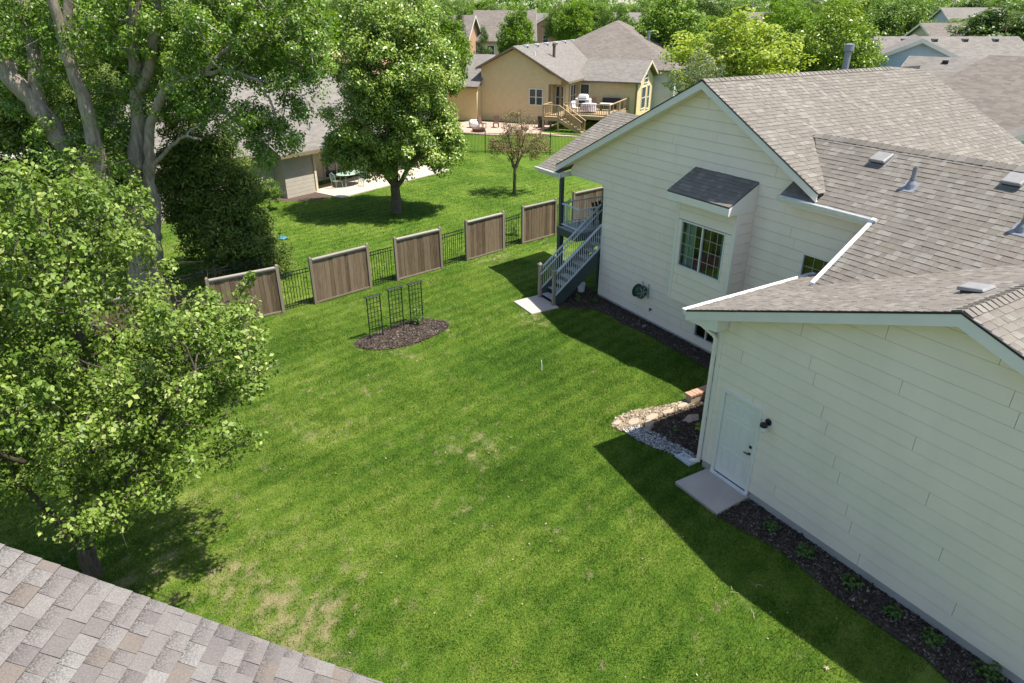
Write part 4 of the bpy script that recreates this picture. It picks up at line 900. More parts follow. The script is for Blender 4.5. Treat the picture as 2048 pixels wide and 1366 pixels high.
def iron_fence(a, b, label, h=1.38, step=.105, posts=(), group='black iron fence sections'):
    a, b = Vector((*a, 0)), Vector((*b, 0)); L = (b-a).length; rz = math.atan2(b.y-a.y, b.x-a.x); t = thing('iron_fence', label, 'fence', a, rz, group)
    for z in (.12, h-.14, h-.02): mk('rail', MB().box(0, L, -.014, .014, z-.014, z+.014), M['blackiron'], t, local=True)
    n = int(L/step)
    if h not in PK:
        m = MB().box(-.009, .009, -.009, .009, .03, h+.0).data('picket'); m.materials.append(M['blackiron']); PK[h] = m
    for i in range(1, n):
        o = bpy.data.objects.new('picket', PK[h]); C.objects.link(o); o.parent = t; o.location = (L*i/n, 0, 0)
    for x in posts: mk('post', MB().box(x-.03, x+.03, -.03, .03, -.05, h+.08), M['blackiron'], t, local=True)
    return t
GL = ['short iron fence section between the two panels hidden by the near tree', 'iron fence section left of the panel with the very dark board', 'iron fence section behind the middle and left trellises', 'iron fence section right of the panel behind the rightmost trellis', 'iron fence section left of the panel that ends at the porch post', 'iron fence section seen between the porch deck post and deck railing']
for i in range(6):
    a, b = PAN[i][1], PAN[i+1][0]; iron_fence((a[0]+.03, a[1]+.12), (b[0]-.03, b[1]+.12), GL[i])
iron_fence((1.2, 24.6), (4.6, 25.2), 'iron fence run under the dark juniper behind the leftmost visible panel', posts=(0, 1.7, 3.4))
iron_fence((23.4, 46.7), (35.5, 37.2), 'long iron fence beyond the lawn in front of the yellow house', h=1.45, posts=(0, 2.4, 4.8, 7.2, 9.6, 12.0))
iron_fence((23.4, 46.7), (29.0, 57.5), 'iron fence running back beside the fire pit of the yellow house', h=1.45, posts=(2.4, 4.8, 7.2, 9.6), step=.13)

# ------------------------------------------------------------------ trellises, bed plants
def trellis(loc, rz, label):
    t = thing('garden_trellis', label, 'trellis', loc, rz, 'three black trellises in the oval bed'); m = M['blackiron']; W = .47; H = 1.46
    for x in (0, W): mk('upright', MB().box(x-.014, x+.014, -.014, .014, -.05, H), m, t, local=True)
    for i in range(1, 4): x = W*i/4; mk('bar', MB().box(x-.007, x+.007, -.007, .007, .12, H-.03), m, t, local=True)
    for i in range(9): z = .12+i*(H-.19)/8; mk('crossbar', MB().box(0, W, -.008, .008, z-.007, z+.007), m, t, local=True)
    mk('cap', MB().box(-.07, W+.07, -.05, .05, H-.005, H+.03), m, t, local=True, bevel=.008); return t
trellis((6.44, 19.32, 0), .15, 'leftmost black metal trellis in the oval mulch bed'); trellis((7.28, 19.61, 0), .09, 'middle black metal trellis in the oval mulch bed'); trellis((8.04, 19.71, 0), .13, 'rightmost black trellis with a rose climbing its foot')

def leaves(cen, nrm, size, g, asp=.62, fold=.18, jit=.6):
    n = len(cen); nrm = nrm + g.normal(0, jit, (n, 3)); nrm /= np.linalg.norm(nrm, axis=1, keepdims=True)
    r = g.normal(0, 1, (n, 3)); u = np.cross(nrm, r); u /= np.linalg.norm(u, axis=1, keepdims=True); v = np.cross(nrm, u); s = (size * g.uniform(.6, 1.3, n))[:, None]
    a = cen - u*s*.5; b = cen + u*s*.5; m1 = cen + v*s*asp*.5 + nrm*s*fold - u*s*.06; m2 = cen - v*s*asp*.5 + nrm*s*fold - u*s*.06
    V = np.stack([a, m1, b, m2], 1).reshape(-1, 3); return V, np.arange(4*n).reshape(-1, 4)
def leaf_obj(name, cen, nrm, size, mat, parent, g, local=True, **kw):
    V, F = leaves(cen, nrm, size, g, **{k: kw.pop(k) for k in ('asp', 'fold', 'jit') if k in kw}); n = len(cen)
    o = mk(name, np_mesh(name, V, F, {'rnd': np.repeat(kw.pop('rv', g.random(n)), 4)}), mat, parent, local=local); return tag(o, **kw)
def bedplant(x, y, r, h, n, label, mat='leaf_bed', seed=0, size=.085, group='leafy perennials in the garage bed', cat='plant', two=False):
    g = np.random.default_rng(seed); t = thing('bed_plant', label, cat, (x, y, .02), 0, group)
    c = g.normal(0, 1, (n, 3)); c /= np.linalg.norm(c, axis=1, keepdims=True); c[:, 2] = abs(c[:, 2]); rad = r*g.uniform(.25, 1, n)[:, None]; p = c*rad*[1, 1, h/r]
    if two: k = g.random(n) < .5; p[k] += [-.55*r, .7*r, 0]; p[~k] += [.5*r, -.55*r, 0]
    leaf_obj('leaf_clump', p + [0, 0, .03], c*.6 + [0, 0, .8], size, M[mat], t, g, jit=.4)
    mb = MB()
    for i in range(6): q = p[i]; mb.tube([(0, 0, -.02), tuple(q*.5), tuple(q)], .006, 5)
    mk('stem', mb, M['leaf_bed'], t, local=True); return t
for i, (x, y) in enumerate(((10.22,6.55),(10.22,5.72),(10.24,4.77),(10.24,3.95),(10.30,3.28),(10.36,2.42))):
    bedplant(x, y, .19 + .02*(i % 3), .16 + .03*(i % 2) + (.1 if i == 5 else 0), 110, ['rounded leafy plant nearest the concrete pad in the garage bed', 'low loose leafy plant, second from the concrete pad in the garage bed', 'sparse leafy plant, third from the concrete pad in the garage bed', 'leafy plant, fourth from the concrete pad in the garage bed', 'dense leafy plant, fifth from the concrete pad in the garage bed', 'tall leafy plant at the bottom right corner of the garage bed'][i], seed=20+i, size=.075)
bedplant(11.65, 9.95, .16, .25, 60, 'bright yellow green plant beside the garage downspout in the corner bed', 'leaf_yellow', 40, .08, 'plants in the corner bed'); bedplant(11.05, 10.2, .12, .12, 25, 'small dim sprout in the middle of the corner bed', 'leaf_bed', 41, .06, 'plants in the corner bed')
bedplant(11.4, 9.45, .34, .18, 90, 'low dark purple leafed plant in the corner bed', 'leaf_red', 42, .08, 'plants in the corner bed')
bedplant(14.1, 18.5, .16, .22, 40, 'strappy green plant under the deck stairs', 'leaf_bed', 43, .12, 'plants in the house bed'); bedplant(14.5, 18.1, .15, .18, 36, 'green plant at the house corner beside the stair plant', 'leaf_bed', 44, .1, 'plants in the house bed')
bedplant(8.2, 19.62, .26, .75, 170, 'young green rose bush climbing the rightmost trellis', 'leaf_bed', 45, .07, 'plants in the oval bed', 'rose bush')
bedplant(16.4, 26.6, .3, .9, 150, 'thin upright grassy shrub beyond the fence near the porch', 'leaf_mid', 46, .10, 'plants beyond the fence', 'shrub')

# ------------------------------------------------------------------ roof below the camera
FR = thing('front_house', 'neighbouring house whose pale tan shingled roof fills the bottom left corner', 'house', (-3, 1, 0))
aH = YAW + R(2.5); hx, hy = math.sin(aH), math.cos(aH); aR_ = aH + math.pi/2; rx, ry = math.sin(aR_), math.cos(aR_)
P0 = Vector((-.38, 4.92, 5.37)); FS = Slope((-rx, -ry), .4946, (P0.x, P0.y), P0.z)
def fp(s, t): return (P0.x + rx*s + hx*t, P0.y + ry*s + hy*t)      # s down the slope, t towards the rake edge
FP = [fp(-6.5, 0), fp(8.0, 0), fp(8.0, -4.6), fp(-6.5, -4.6)]
froof = fixn(mk('roof', slab(FS, FP, .12), M['felt'], FR))
lay_shingles(froof, [shingles(FS, [FP], M['shingle_front'], seed=12, wts=(3, 6, 5, 1, 0))], M['shingle_front'], 300)
mb = MB(); a, b = fp(-6.5, -.04), fp(8.0, -.04); za, zb = FS.z(*a), FS.z(*b); n_ = Vector((hx, hy, 0))*.025
mb.prism([Vector((*a, za-.32)), Vector((*a, za-.32))+n_, Vector((*a, za-.135))+n_, Vector((*a, za-.135))], [Vector((*b, zb-.32)), Vector((*b, zb-.32))+n_, Vector((*b, zb-.135))+n_, Vector((*b, zb-.135))]); fixn(mk('rake_board', mb, M['fascia'], FR))
mb = MB(); q = [fp(-6.3, -.4), fp(7.5, -.4), fp(7.5, -4.4), fp(-6.3, -4.4)]; mb.prism([(*p, 0) for p in q], [(*p, min(FS.z(*p)-.2, 9)) for p in q]); fixn(mk('wall', mb, M['siding'], FR))

# ------------------------------------------------------------------ trees
def clump_leaves(g, Cn, rad, per, flat=.8, inner=.5):
    K = len(Cn); idx = np.repeat(np.arange(K), per); n = len(idx); d = g.normal(0, 1, (n, 3)); d /= np.linalg.norm(d, axis=1, keepdims=True)
    r = np.asarray(rad)[idx] * (inner + (1-inner)*np.sqrt(g.random(n))) ; p = np.asarray(Cn)[idx] + d * r[:, None] * [1, 1, flat]
    return p, d*.75 + [.22, -.22, .65], idx
def skeleton(parent, paths, mat, n=10, name='trunk'):
    mb = MB()
    for pts, r0, r1 in paths:
        k = len(pts); mb.tube(pts, [r0 + (r1-r0)*i/(k-1) for i in range(k)], n)
    return mk(name, mb, mat, parent, local=True, smooth=True)
def smooth_path(pts, g, wob=.04, sub=4):
    P = [np.array(p, float) for p in pts]; out = []
    for i in range(len(P)-1):
        p0 = P[max(i-1, 0)]; p1 = P[i]; p2 = P[i+1]; p3 = P[min(i+2, len(P)-1)]
        for j in range(sub):
            t = j/sub; out.append(.5*((2*p1)+(-p0+p2)*t+(2*p0-5*p1+4*p2-p3)*t*t+(-p0+3*p1-3*p2+p3)*t**3) + g.normal(0, wob, 3)*(0 if (i == 0 and j == 0) else 1))
    out.append(P[-1]); return [tuple(q) for q in out]
def twigs(parent, nodes, Cn, g, mat, r=.03, name='branch', bare=.0):
    mb = MB(); N = np.asarray(nodes, float); Cn = np.asarray(Cn); P = np.concatenate([N, np.full((len(Cn), 3), 1e6)]); dp = np.concatenate([np.zeros(len(N)), np.zeros(len(Cn))]); k = len(N)
    order = np.argsort([np.min(np.linalg.norm(N - c, axis=1)) for c in Cn]); pend = []
    for i in order:
        c = Cn[i]; d = np.linalg.norm(P[:k] - c, axis=1) + np.maximum(P[:k, 2] - c[2] + .1, 0)*.6 + dp[:k]*.10; j = int(np.argmin(d)); pend.append((j, k, c)); dp[k] = dp[j] + 1; P[k] = c; k += 1
    load = np.ones(k)
    for j, q, c in reversed(pend): load[j] += load[q]
    for j, q, c in pend:
        a = P[j]; L_ = np.linalg.norm(c - a); m1 = a*.62 + c*.38 + g.normal(0, .07, 3)*L_ + [0, 0, .06*L_]; r1 = r*min(.45 + .22*math.sqrt(load[q]), 2.0); r0 = r1*1.25
        mb.tube([tuple(a), tuple(m1), tuple(c)], [r0, r1, r1*.7], 5, False)
        for _ in range(2):
            e = c + g.normal(0, .28, 3) + [0, 0, .08]; mb.tube([tuple(c), tuple((c+e)/2 + g.normal(0, .04, 3)), tuple(e)], [r1*.45, r1*.3, r1*.15], 4, False)
    return mk(name, mb, mat, parent, local=True, smooth=True)
def blob_centers(g, blobs, n, surf=.35):
    """clump centres spread through ellipsoids (x, y, z, rx, ry, rz, weight)"""
    W = np.array([b[6] for b in blobs]); W = W/W.sum(); out = []
    for _ in range(n):
        b = blobs[g.choice(len(blobs), p=W)]; d = g.normal(0, 1, 3); d /= np.linalg.norm(d); r = surf + (1-surf)*g.random()**.5
        out.append((b[0]+d[0]*b[3]*r, b[1]+d[1]*b[4]*r, b[2]+d[2]*b[5]*r))
    return np.array(out)

# near tree
g = np.random.default_rng(3); nt_ = thing('near_tree', 'bright green broadleaf tree in the left foreground beside the shingled roof', 'tree', (-1.69, 12.35, 0), -YAW)
paths = [(smooth_path([(0,0,-.15),(-.02,0,.35),(0,.05,.75)], g, .01), .17, .14), (smooth_path([(0,.05,.65),(.1,.1,1.5),(.35,.3,2.6),(.6,.4,4.0),(.85,.5,5.4),(1.0,.5,6.5)], g, .03), .11, .025), (smooth_path([(-.03,0,.6),(-.35,-.05,1.4),(-.75,-.1,2.6),(-1.0,0,4.2),(-1.1,.1,5.8)], g, .03), .09, .02), (smooth_path([(.05,0,.7),(.5,-.2,1.35),(1.3,-.4,2.4),(2.2,-.5,3.6),(3.0,-.4,4.6)], g, .03), .075, .018), (smooth_path([(.3,.25,2.3),(1.0,.9,3.3),(1.7,1.3,4.3),(2.0,1.4,5.0)], g, .03), .06, .018), (smooth_path([(.3,.2,2.4),(.1,-.9,3.3),(.2,-1.6,4.6),(.4,-1.7,5.6)], g, .03), .055, .016), (smooth_path([(-.7,0,2.4),(-1.8,.6,3.6),(-2.6,.8,4.6)], g, .03), .05, .015), (smooth_path([(.6,.4,4),(1.3,.1,4.7),(1.9,0,5.2)], g, .03), .045, .012)]
tr = skeleton(nt_, paths, M['bark'], 12); nodes = [p for q, _, _ in paths[1:] for p in q[2:]]
CN = blob_centers(g, [(.7,.2,5.1,2.4,2.5,2.5,3.0),(2.0,.0,4.1,1.9,2.0,1.9,1.5),(-1.0,.1,4.1,1.7,2.0,2.1,1.2),(.7,.2,6.6,1.6,1.6,1.0,.8),(1.0,-.3,2.9,2.0,1.9,.9,.7),(-.4,-.8,2.6,1.3,1.2,.9,.4),(2.9,.0,4.6,1.2,1.3,.9,.5)], 560, .25)
CN = CN[CN[:, 2] > 2.0 + .6*np.exp(-((CN[:, 0]-.1)/1.1)**2)*(CN[:, 1] < .8)]
PRF = np.array([(-3.5,7.0),(-.06,7.3),(.72,7.5),(1.55,7.75),(1.85,7.3),(1.98,6.2),(2.1,5.4),(2.4,5.05),(2.62,5.5),(2.82,5.95),(3.05,5.6),(3.45,6.0),(3.75,5.9),(3.92,5.5),(4.2,4.6)])
CN = CN[(CN[:, 2] < np.interp(CN[:, 0], PRF[:, 0], PRF[:, 1]) + .10*CN[:, 1] - .12)]
for hx_, hy_, hz_, hr in ((1.6,-2.2,5.6,.55),(.2,-2.2,6.0,.5),(2.6,-1.5,5.0,.5),(-.9,-2.0,5.4,.5),(.9,-2.4,4.6,.45),(2.0,-2.0,3.6,.55),(-.6,-2.2,3.9,.45),(.6,-1.6,3.0,.5),(1.2,-1.9,6.6,.4),(3.2,-.8,4.2,.4),(-1.6,-1.8,4.6,.5)):
    CN = CN[np.linalg.norm((CN - [hx_, hy_, hz_]) * [1, .55, 1], axis=1) > hr]
SHT = []; SHR = []
for _ in range(46):
    a = g.uniform(0, 6.28); el = g.uniform(.0, 1.3); d_ = np.array([math.cos(a)*math.cos(el), math.sin(a)*math.cos(el), math.sin(el)]); b_ = np.array([1.0, .1, 4.8]) + d_*[2.45, 2.4, 2.5]; d2 = d_*.6 + [0, 0, .75]; d2 /= np.linalg.norm(d2); ln = g.uniform(.35, .95)
    for k_ in range(4): SHT.append(b_ + d2*ln*(k_+1)/4); SHR.append(.19 - .035*k_)
kp = [k_ for k_ in range(0, len(SHT), 4) if SHT[k_+3][2] < np.interp(SHT[k_+3][0], PRF[:, 0], PRF[:, 1]) + .25]; SHR = [r_ for k_ in kp for r_ in SHR[k_:k_+4]]; SHT = [q_ for k_ in kp for q_ in SHT[k_:k_+4]]
NSH = len(SHT); CN = np.concatenate([CN, np.array(SHT)])
twigs(nt_, nodes, CN[:-NSH], g, M['bark'], .016); mbs = MB()
for k_ in range(0, NSH, 4): mbs.tube([tuple(np.array(SHT[k_])*.9 + np.array([1.0, .1, 4.8])*.1)] + [tuple(q_) for q_ in SHT[k_:k_+4]], [.014, .011, .009, .007, .004], 5)
mk('shoot', mbs, M['bark_red'], nt_, local=True)
p, nn, ix = clump_leaves(g, CN, np.concatenate([g.uniform(.18, .43, len(CN)-NSH), SHR]), 122, .8, .25); kk = (ix < len(CN)-NSH) | (g.random(len(p)) < .3); p = p[kk]; nn = nn[kk]; ix = ix[kk]; nl = len(p); sz = np.full(nl, .078)*np.where(g.random(nl) < .12, 1.35, 1.0); tonec = np.clip(.5 + .28*g.normal(size=len(CN)), .05, .95)[ix]*.42 + g.random(nl)**1.5*.6
# the leaves that show largest are objects of their own
cl = np.array([0, 0, 9.6]) - np.array([-1.69, 12.35, 0]); ca, sa = math.cos(YAW), math.sin(YAW); cl = np.array([cl[0]*ca - cl[1]*sa, cl[0]*sa + cl[1]*ca, cl[2]])
dd = np.linalg.norm(p - cl, axis=1); vx = p[:, 0] - 7.872 ; dd[vx < -6.9] = 99
own = np.argsort(dd)[:300]; msk = np.ones(nl, bool); msk[own] = False
cr = leaf_obj('crown', p[msk], nn[msk], sz[msk], M['leaf_near'], nt_, g, rv=np.clip(tonec[msk], 0, 1), kind='stuff', jit=.6)
LM = [np_mesh('leaf', *leaves(np.zeros((1, 3)), np.array([[0, 0, 1.]]), np.array([1.0]), np.random.default_rng(50+i), jit=.01), {'rnd': np.full(4, .2+.09*i)}) for i in range(6)]
for m_ in LM: m_.materials.append(M['leaf_near'])
for i in own:
    o = bpy.data.objects.new('leaf', LM[int(i) % 6]); C.objects.link(o); o.parent = cr; o.location = p[i]; q = Vector(nn[i] + g.normal(0, .6, 3)).to_track_quat('Z', 'Y'); o.rotation_mode = 'QUATERNION'; o.rotation_quaternion = q; s_ = .08*rnd.uniform(.7, 1.25); o.scale = (s_, s_, s_)

# cottonwood
g = np.random.default_rng(4); ct = thing('cottonwood_tree', 'huge old cottonwood with many leaning grey trunks behind the near tree', 'tree', (.7, 27.0, 0), -YAW)
P3 = lambda L, d0, d1: [(x, d0 + (d1-d0)*i/(len(L)-1), z) for i, (x, z) in enumerate(L)]
stems = [([(0.06,-.3),(.1,.5),(.2,1.1),(.3,1.9),(.37,2.5)], 0, 0, .66, .56), ([(.28,2.2),(.45,3.4),(.62,4.53),(1.13,6.17),(1.31,7.41),(1.47,8.59),(1.78,9.86),(1.86,11.5)], 0, .2, .31, .15), ([(1.44,7.26),(2.05,8.16),(2.42,8.88),(2.92,10.27),(3.2,11.6)], 0, -.6, .17, .09),
 ([(-.04,2.0),(-.15,3.84),(-.15,5.52),(-.06,6.8),(-.1,8.01),(-.09,9.31),(-.16,11.2)], -.35, -1.0, .30, .12), ([(-.25,1.5),(-.75,4.0),(-1.3,5.6),(-1.71,6.72),(-2.22,7.71),(-2.46,8.81),(-2.7,9.86),(-2.8,11.2)], -.2, -.8, .38, .20), ([(.7,2.2),(.95,3.5),(1.11,4.53),(1.46,5.69),(2.08,6.87),(2.63,7.4),(3.63,7.71),(4.6,7.9)], .2, -.6, .23, .06), ([(-.1,8.01),(-.01,9.02),(.37,10.14),(.5,11.4)], -.8, -.6, .17, .1), ([(-1.71,6.72),(-1.56,8.3),(-1.72,9.31),(-1.57,10.8)], -.5, .5, .22, .12), ([(.6,3.2),(.56,4.86),(.71,6.17),(1.02,8.16),(1.2,10)], .5, 1.6, .2, .1), ([(3.63,7.71),(4.8,8.6),(5.9,8.9),(6.8,8.4)], -.5, -.4, .09, .03), ([(2.92,10.27),(4.2,10.6),(5.4,10.2),(6.2,9.2)], -.6, 0, .10, .03), ([(4.6,7.9),(5.4,7.6),(5.8,6.8),(5.9,6.0)], -.6, -.3, .07, .02), ([(1.11,4.53),(2.0,5.4),(2.9,5.9),(3.5,5.8)], 0, -.9, .08, .03)]
paths = [(smooth_path(P3(L, a, b), g, .03), r0, r1) for L, a, b, r0, r1 in stems]
skeleton(ct, paths, M['bark_big'], 16); nodes = [p for q, _, _ in paths[1:] for p in q[6:]]
blb = [(2.64,.4,9.3,1.9,2.6,1.4,1.1),(4.51,.4,9.2,1.75,2.4,1.5,1.5),(6.1,.4,9.1,1.5,2.2,1.4,1.4),(6.27,.2,7.2,.85,1.4,1.05,.7),(5.76,.2,5.95,.75,1,.85,.5),(5.1,.2,7.95,.9,1.4,.8,.6),(-.89,.6,8.2,1.3,2.2,1.5,.75),(-1.57,.6,9.1,1.3,2.4,1.2,.7),(-.06,.6,6.6,.75,1.5,1.3,.5),(.3,.3,9.2,1.3,2.2,1.2,.9),(.31,.8,5.4,.6,1.2,1.0,.3),(-1.06,.4,5.9,.9,1.4,.85,.35),(6.9,.3,8.4,.75,1.6,1.35,.7),(5.15,.1,5.3,.55,.8,.7,.35),(2.86,.5,6.6,.7,1.2,.7,.3),(3.7,.4,8.4,.95,1.6,.8,.6),(1.74,.3,9.4,1.3,2.2,1.2,.9),(-2.54,.4,7.2,.8,1.5,1.0,.4),(2.0,.6,11.4,5,3.4,1.8,3.2),(-2.4,.6,11.0,3,3,1.8,1.2),(1.6,.8,7.0,.7,1.4,.9,.3),(.3,-.9,4.6,1.0,.5,1.2,.25),(-1.2,-.9,6.0,1.0,.5,1.2,.3),(3.4,-.3,7.3,.9,1.0,.7,.5),(4.6,0,6.4,.8,1,.6,.35),(6.9,.2,10.2,1.2,1.8,1.4,.8)]
CN = blob_centers(g, blb, 760, .2); twigs(ct, nodes, CN, g, M['twig'], .022)
p, nn, ix = clump_leaves(g, CN, g.uniform(.22, .52, len(CN)), 120, .9, .2)
leaf_obj('crown', p, nn, np.full(len(p), .105), M['leaf_cotton'], ct, g, rv=np.clip((.5+.25*g.normal(size=len(CN)))[ix]*.5 + g.random(len(p))**1.6*.55, 0, 1), kind='stuff', jit=.55)

# pear tree
g = np.random.default_rng(6); pt_ = thing('pear_tree', 'dense dark green pear tree in the middle yard beside the patio', 'tree', (13.18, 33.25, 0), -YAW)
paths = [(smooth_path([(0,0,-.15),(.02,0,.5),(.03,0,1.4)], g, .01), .30, .23), (smooth_path([(.03,0,1.2),(.1,.1,2.8),(.3,.2,5),(.4,.2,9.5)], g, .03), .2, .04), (smooth_path([(-.03,0,1.25),(-.6,.1,2.6),(-1.1,.2,4.5),(-1.4,.2,7)], g, .03), .14, .03), (smooth_path([(.08,0,1.3),(.9,-.2,2.4),(1.8,-.2,3.6),(2.3,-.1,6)], g, .03), .14, .03), (smooth_path([(0,0,1.5),(.0,-.9,2.6),(.1,-1.6,4.5)], g, .03), .1, .03), (smooth_path([(0,.1,1.6),(-.1,1.2,3),(-.2,1.8,5)], g, .03), .1, .03)]
skeleton(pt_, paths, M['bark_red'], 14); nodes = [p for q, _, _ in paths[1:] for p in q[2:]]
CN = blob_centers(g, [(.1,0,4.3,3.4,3.0,2.3,2.2),(.4,0,7.0,3.2,2.9,2.6,2.4),(.5,0,9.2,2.3,2.1,1.7,1.1),(-2.3,0,3.3,1.2,1.6,1.1,.5),(2.4,0,3.5,1.3,1.7,1.3,.5),(-1.2,-.5,2.7,1.4,1.5,.7,.3)], 760, .25); CN = CN[(CN[:, 2] > 1.95)]
twigs(pt_, nodes, CN[::2], g, M['bark_red'], .02)
p, nn, ix = clump_leaves(g, CN, g.uniform(.3, .62, len(CN)), 135, .85, .3)
leaf_obj('crown', p, nn, np.full(len(p), .135), M['leaf_pear'], pt_, g, rv=np.clip((.45+.25*g.normal(size=len(CN)))[ix]*.55 + g.random(len(p))**1.6*.55, 0, 1), kind='stuff', jit=.45)

# small bronze tree
g = np.random.default_rng(7); st_ = thing('bronze_tree', 'small sparse bronze leafed tree on the far lawn', 'tree', (20.6, 33.5, 0), -YAW)
paths = [(smooth_path([(0,0,-.1),(.02,0,.8),(.05,0,1.6)], g, .01), .10, .075)] + [(smooth_path([(.05,0,1.4),(.05+.5*math.cos(a),.5*math.sin(a),2.4),(.1+1.1*math.cos(a)*k,1.1*math.sin(a)*k,3.0+1.4*(1.4-k))], g, .03), .05, .012) for a, k in ((0,1.3),(1.1,.7),(2.1,1.0),(3.2,1.2),(4.2,.8),(5.2,1.0),(.5,.2))]
skeleton(st_, paths, M['bark_red'], 10); nodes = [p for q, _, _ in paths[1:] for p in q[2:]]
CN = blob_centers(g, [(.25,0,2.9,1.7,1.6,.95,2),(.25,0,3.8,1.0,1.0,.8,.7),(1.4,0,2.4,.8,.9,.6,.4),(-.8,0,2.6,.8,.8,.6,.4)], 190, .2); twigs(st_, nodes, CN, g, M['bark_red'], .012)
p, nn, ix = clump_leaves(g, CN, g.uniform(.16, .36, len(CN)), 34, .9, .2); leaf_obj('crown', p, nn, np.full(len(p), .085), M['leaf_red'], st_, g, kind='stuff', jit=.7)

# junipers
def juniper(loc, blobs, n, label, seed, trunks, per=110, sz=.17, name='juniper_tree', mat='leaf_juniper', cl=(.22, .62)):
    g = np.random.default_rng(seed); t = thing(name, label, 'tree', loc, -YAW)
    skeleton(t, [(smooth_path(q, g, .02), r0, r1) for q, r0, r1 in trunks], M['bark_red'], 8); CN = blob_centers(g, blobs, n, .35)
    p, nn, ix = clump_leaves(g, CN, g.uniform(*cl, len(CN)), per, .7, .2)
    leaf_obj('crown', p, nn, np.full(len(p), sz), M[mat], t, g, rv=np.clip((.4+.25*g.normal(size=len(CN)))[ix]*.6 + g.random(len(p))**2*.45, 0, 1), kind='stuff', asp=.3, jit=.7)
    return t
juniper((3.34, 28.6, 0), [(.6,0,1.6,1.7,1.5,1.5,1.3),(.5,0,3.6,1.6,1.5,1.9,1.5),(.3,0,5.4,1.1,1.1,1.6,.8),(1.5,-.2,2.6,1.1,1.2,1.5,.7),(-.6,0,3.2,1.1,1.1,2.0,.7),(1.9,-.4,1.5,.9,.9,.7,.5),(2.1,-.3,3.4,.6,.6,.5,.25),(-.2,-.3,4.6,1.2,.9,.6,.4),(1.0,-.4,4.9,.9,.7,.5,.3)], 560, 'broad dark juniper right of the cottonwood trunk', 8, [([(.2,0,-.1),(.3,0,2),(.4,0,5)], .16, .04), ([(.4,.1,0),(1.0,0,2),(1.4,0,3.6)], .1, .03)])
juniper((4.9, 27.1, 0), [(.1,0,.55,1.15,.9,.55,1),(.7,0,.8,.6,.6,.5,.4)], 90, 'low spreading juniper shrub at the iron fence beside the blue disc', 9, [([(0,0,-.1),(.2,0,.4),(.7,0,.9)], .06, .02)], 60, .13)
juniper((-2.4, 31.5, 0), [(0,0,4.6,2.2,2,2.3,1.5),(.8,0,6.5,1.8,1.8,1.6,1)], 420, 'dark evergreen tree left of the cottonwood trunks', 10, [([(-.7,0,-.1),(-.7,.1,3),(-.5,0,6)], .14, .05), ([(.3,0,-.1),(.4,.1,3),(.5,0,6)], .14, .05), ([(.9,.3,-.1),(1.0,.2,3)], .12, .05)], 100)
juniper((-5.6, 33.0, 0), [(0,0,4.8,2.4,2,2.0,1.5),(.2,0,6.6,1.7,1.8,1.6,1)], 420, 'dark evergreen tree at the far left edge above the street', 11, [([(-.9,0,-.1),(-.9,.1,4)], .13, .05), ([(.2,0,-.1),(.2,.1,4)], .13, .05), ([(1.2,.3,-.1),(1.2,.2,4)], .12, .05)], 100)
juniper((.2, 33.2, 0), [(0,0,4.0,1.6,1.6,2.6,1.5),(.1,0,6.8,1.3,1.3,1.4,.7)], 380, 'dark evergreen tree directly behind the cottonwood', 12, [([(0,0,-.1),(.1,.1,3),(0,0,6)], .16, .05)], 100)
juniper((7.6, 37.2, 0), [(0,0,.9,.7,.6,.8,1)], 45, 'light green climbing shrub at the left corner of the taupe house', 13, [([(0,0,-.1),(.1,.1,1.2)], .04, .02)], 60, .12, 'corner_shrub', 'leaf_bright', (.15, .3))
# ------------------------------------------------------------------ yellow house behind the lawn
def lbox(name, par, mat, *b, bevel=0, **kw): return mk(name, MB().box(*b), mat, par, local=True, bevel=bevel, **kw)
def lslab(name, par, S, poly, mat, th=.16): 
    o = mk(name, slab(S, poly, th, 0), mat, par, local=True); return fixn(o)
def far_window(par, plane, a0, a1, c, z0, z1, grid_=2, frame=None, out=-1):
    """plane 'y': window on y = c, spanning x a0..a1; plane 'x': on x = c, spanning y"""
    fm = frame or M['vinyl']; P = (lambda a, z, o: (a, c + out*o, z)) if plane == 'y' else (lambda a, z, o: (c + out*o, a, z))
    def bar(mb, x0, x1, y0, y1, o0, o1): mb.prism([P(x0, y0, o0), P(x1, y0, o0), P(x1, y1, o0), P(x0, y1, o0)], [P(x0, y0, o1), P(x1, y0, o1), P(x1, y1, o1), P(x0, y1, o1)])
    mb = MB(); t = .08
    for q in ((a0-t, a0, z0-t, z1+t), (a1, a1+t, z0-t, z1+t), (a0, a1, z1, z1+t), (a0, a1, z0-t, z0)): bar(mb, *q, -.05, .06)
    zm = (z0+z1)/2; bar(mb, a0, a1, zm-.025, zm+.025, .0, .045)
    for i in range(1, grid_): x = a0+(a1-a0)*i/grid_; bar(mb, x-.05, x+.05, z0, z1, 0, .05)
    w_ = fixn(mk('window', mb, fm, par, local=True)); mb = MB(); bar(mb, a0, a1, z0, z1, .004, .012); mk('pane', mb, M['pane'], w_, local=True); return w_
CO = (33.3, 60.11, 0); CRZ = R(-55.1)
ch = thing('yellow_house', 'yellow lap-sided house with brown gable roof behind the far lawn', 'house', CO, CRZ)
wl = mk('wall', MB().prism([(0,0,0),(6.8,0,0),(6.8,0,4.45),(3.45,0,6.40),(.0,0,4.75)], [(0,17.8,0),(6.8,17.8,0),(6.8,17.8,4.45),(3.45,17.8,6.40),(0,17.8,4.75)]), M['cream'], ch, local=True); fixn(wl)
fixn(mk('wall', MB().prism([(6.802,1.4,0),(8.0,1.4,0),(8.0,1.4,3.95),(6.802,1.4,4.45)], [(6.802,17.7,0),(8.0,17.7,0),(8.0,17.7,3.95),(6.802,17.7,4.45)]), M['cream'], ch, local=True))
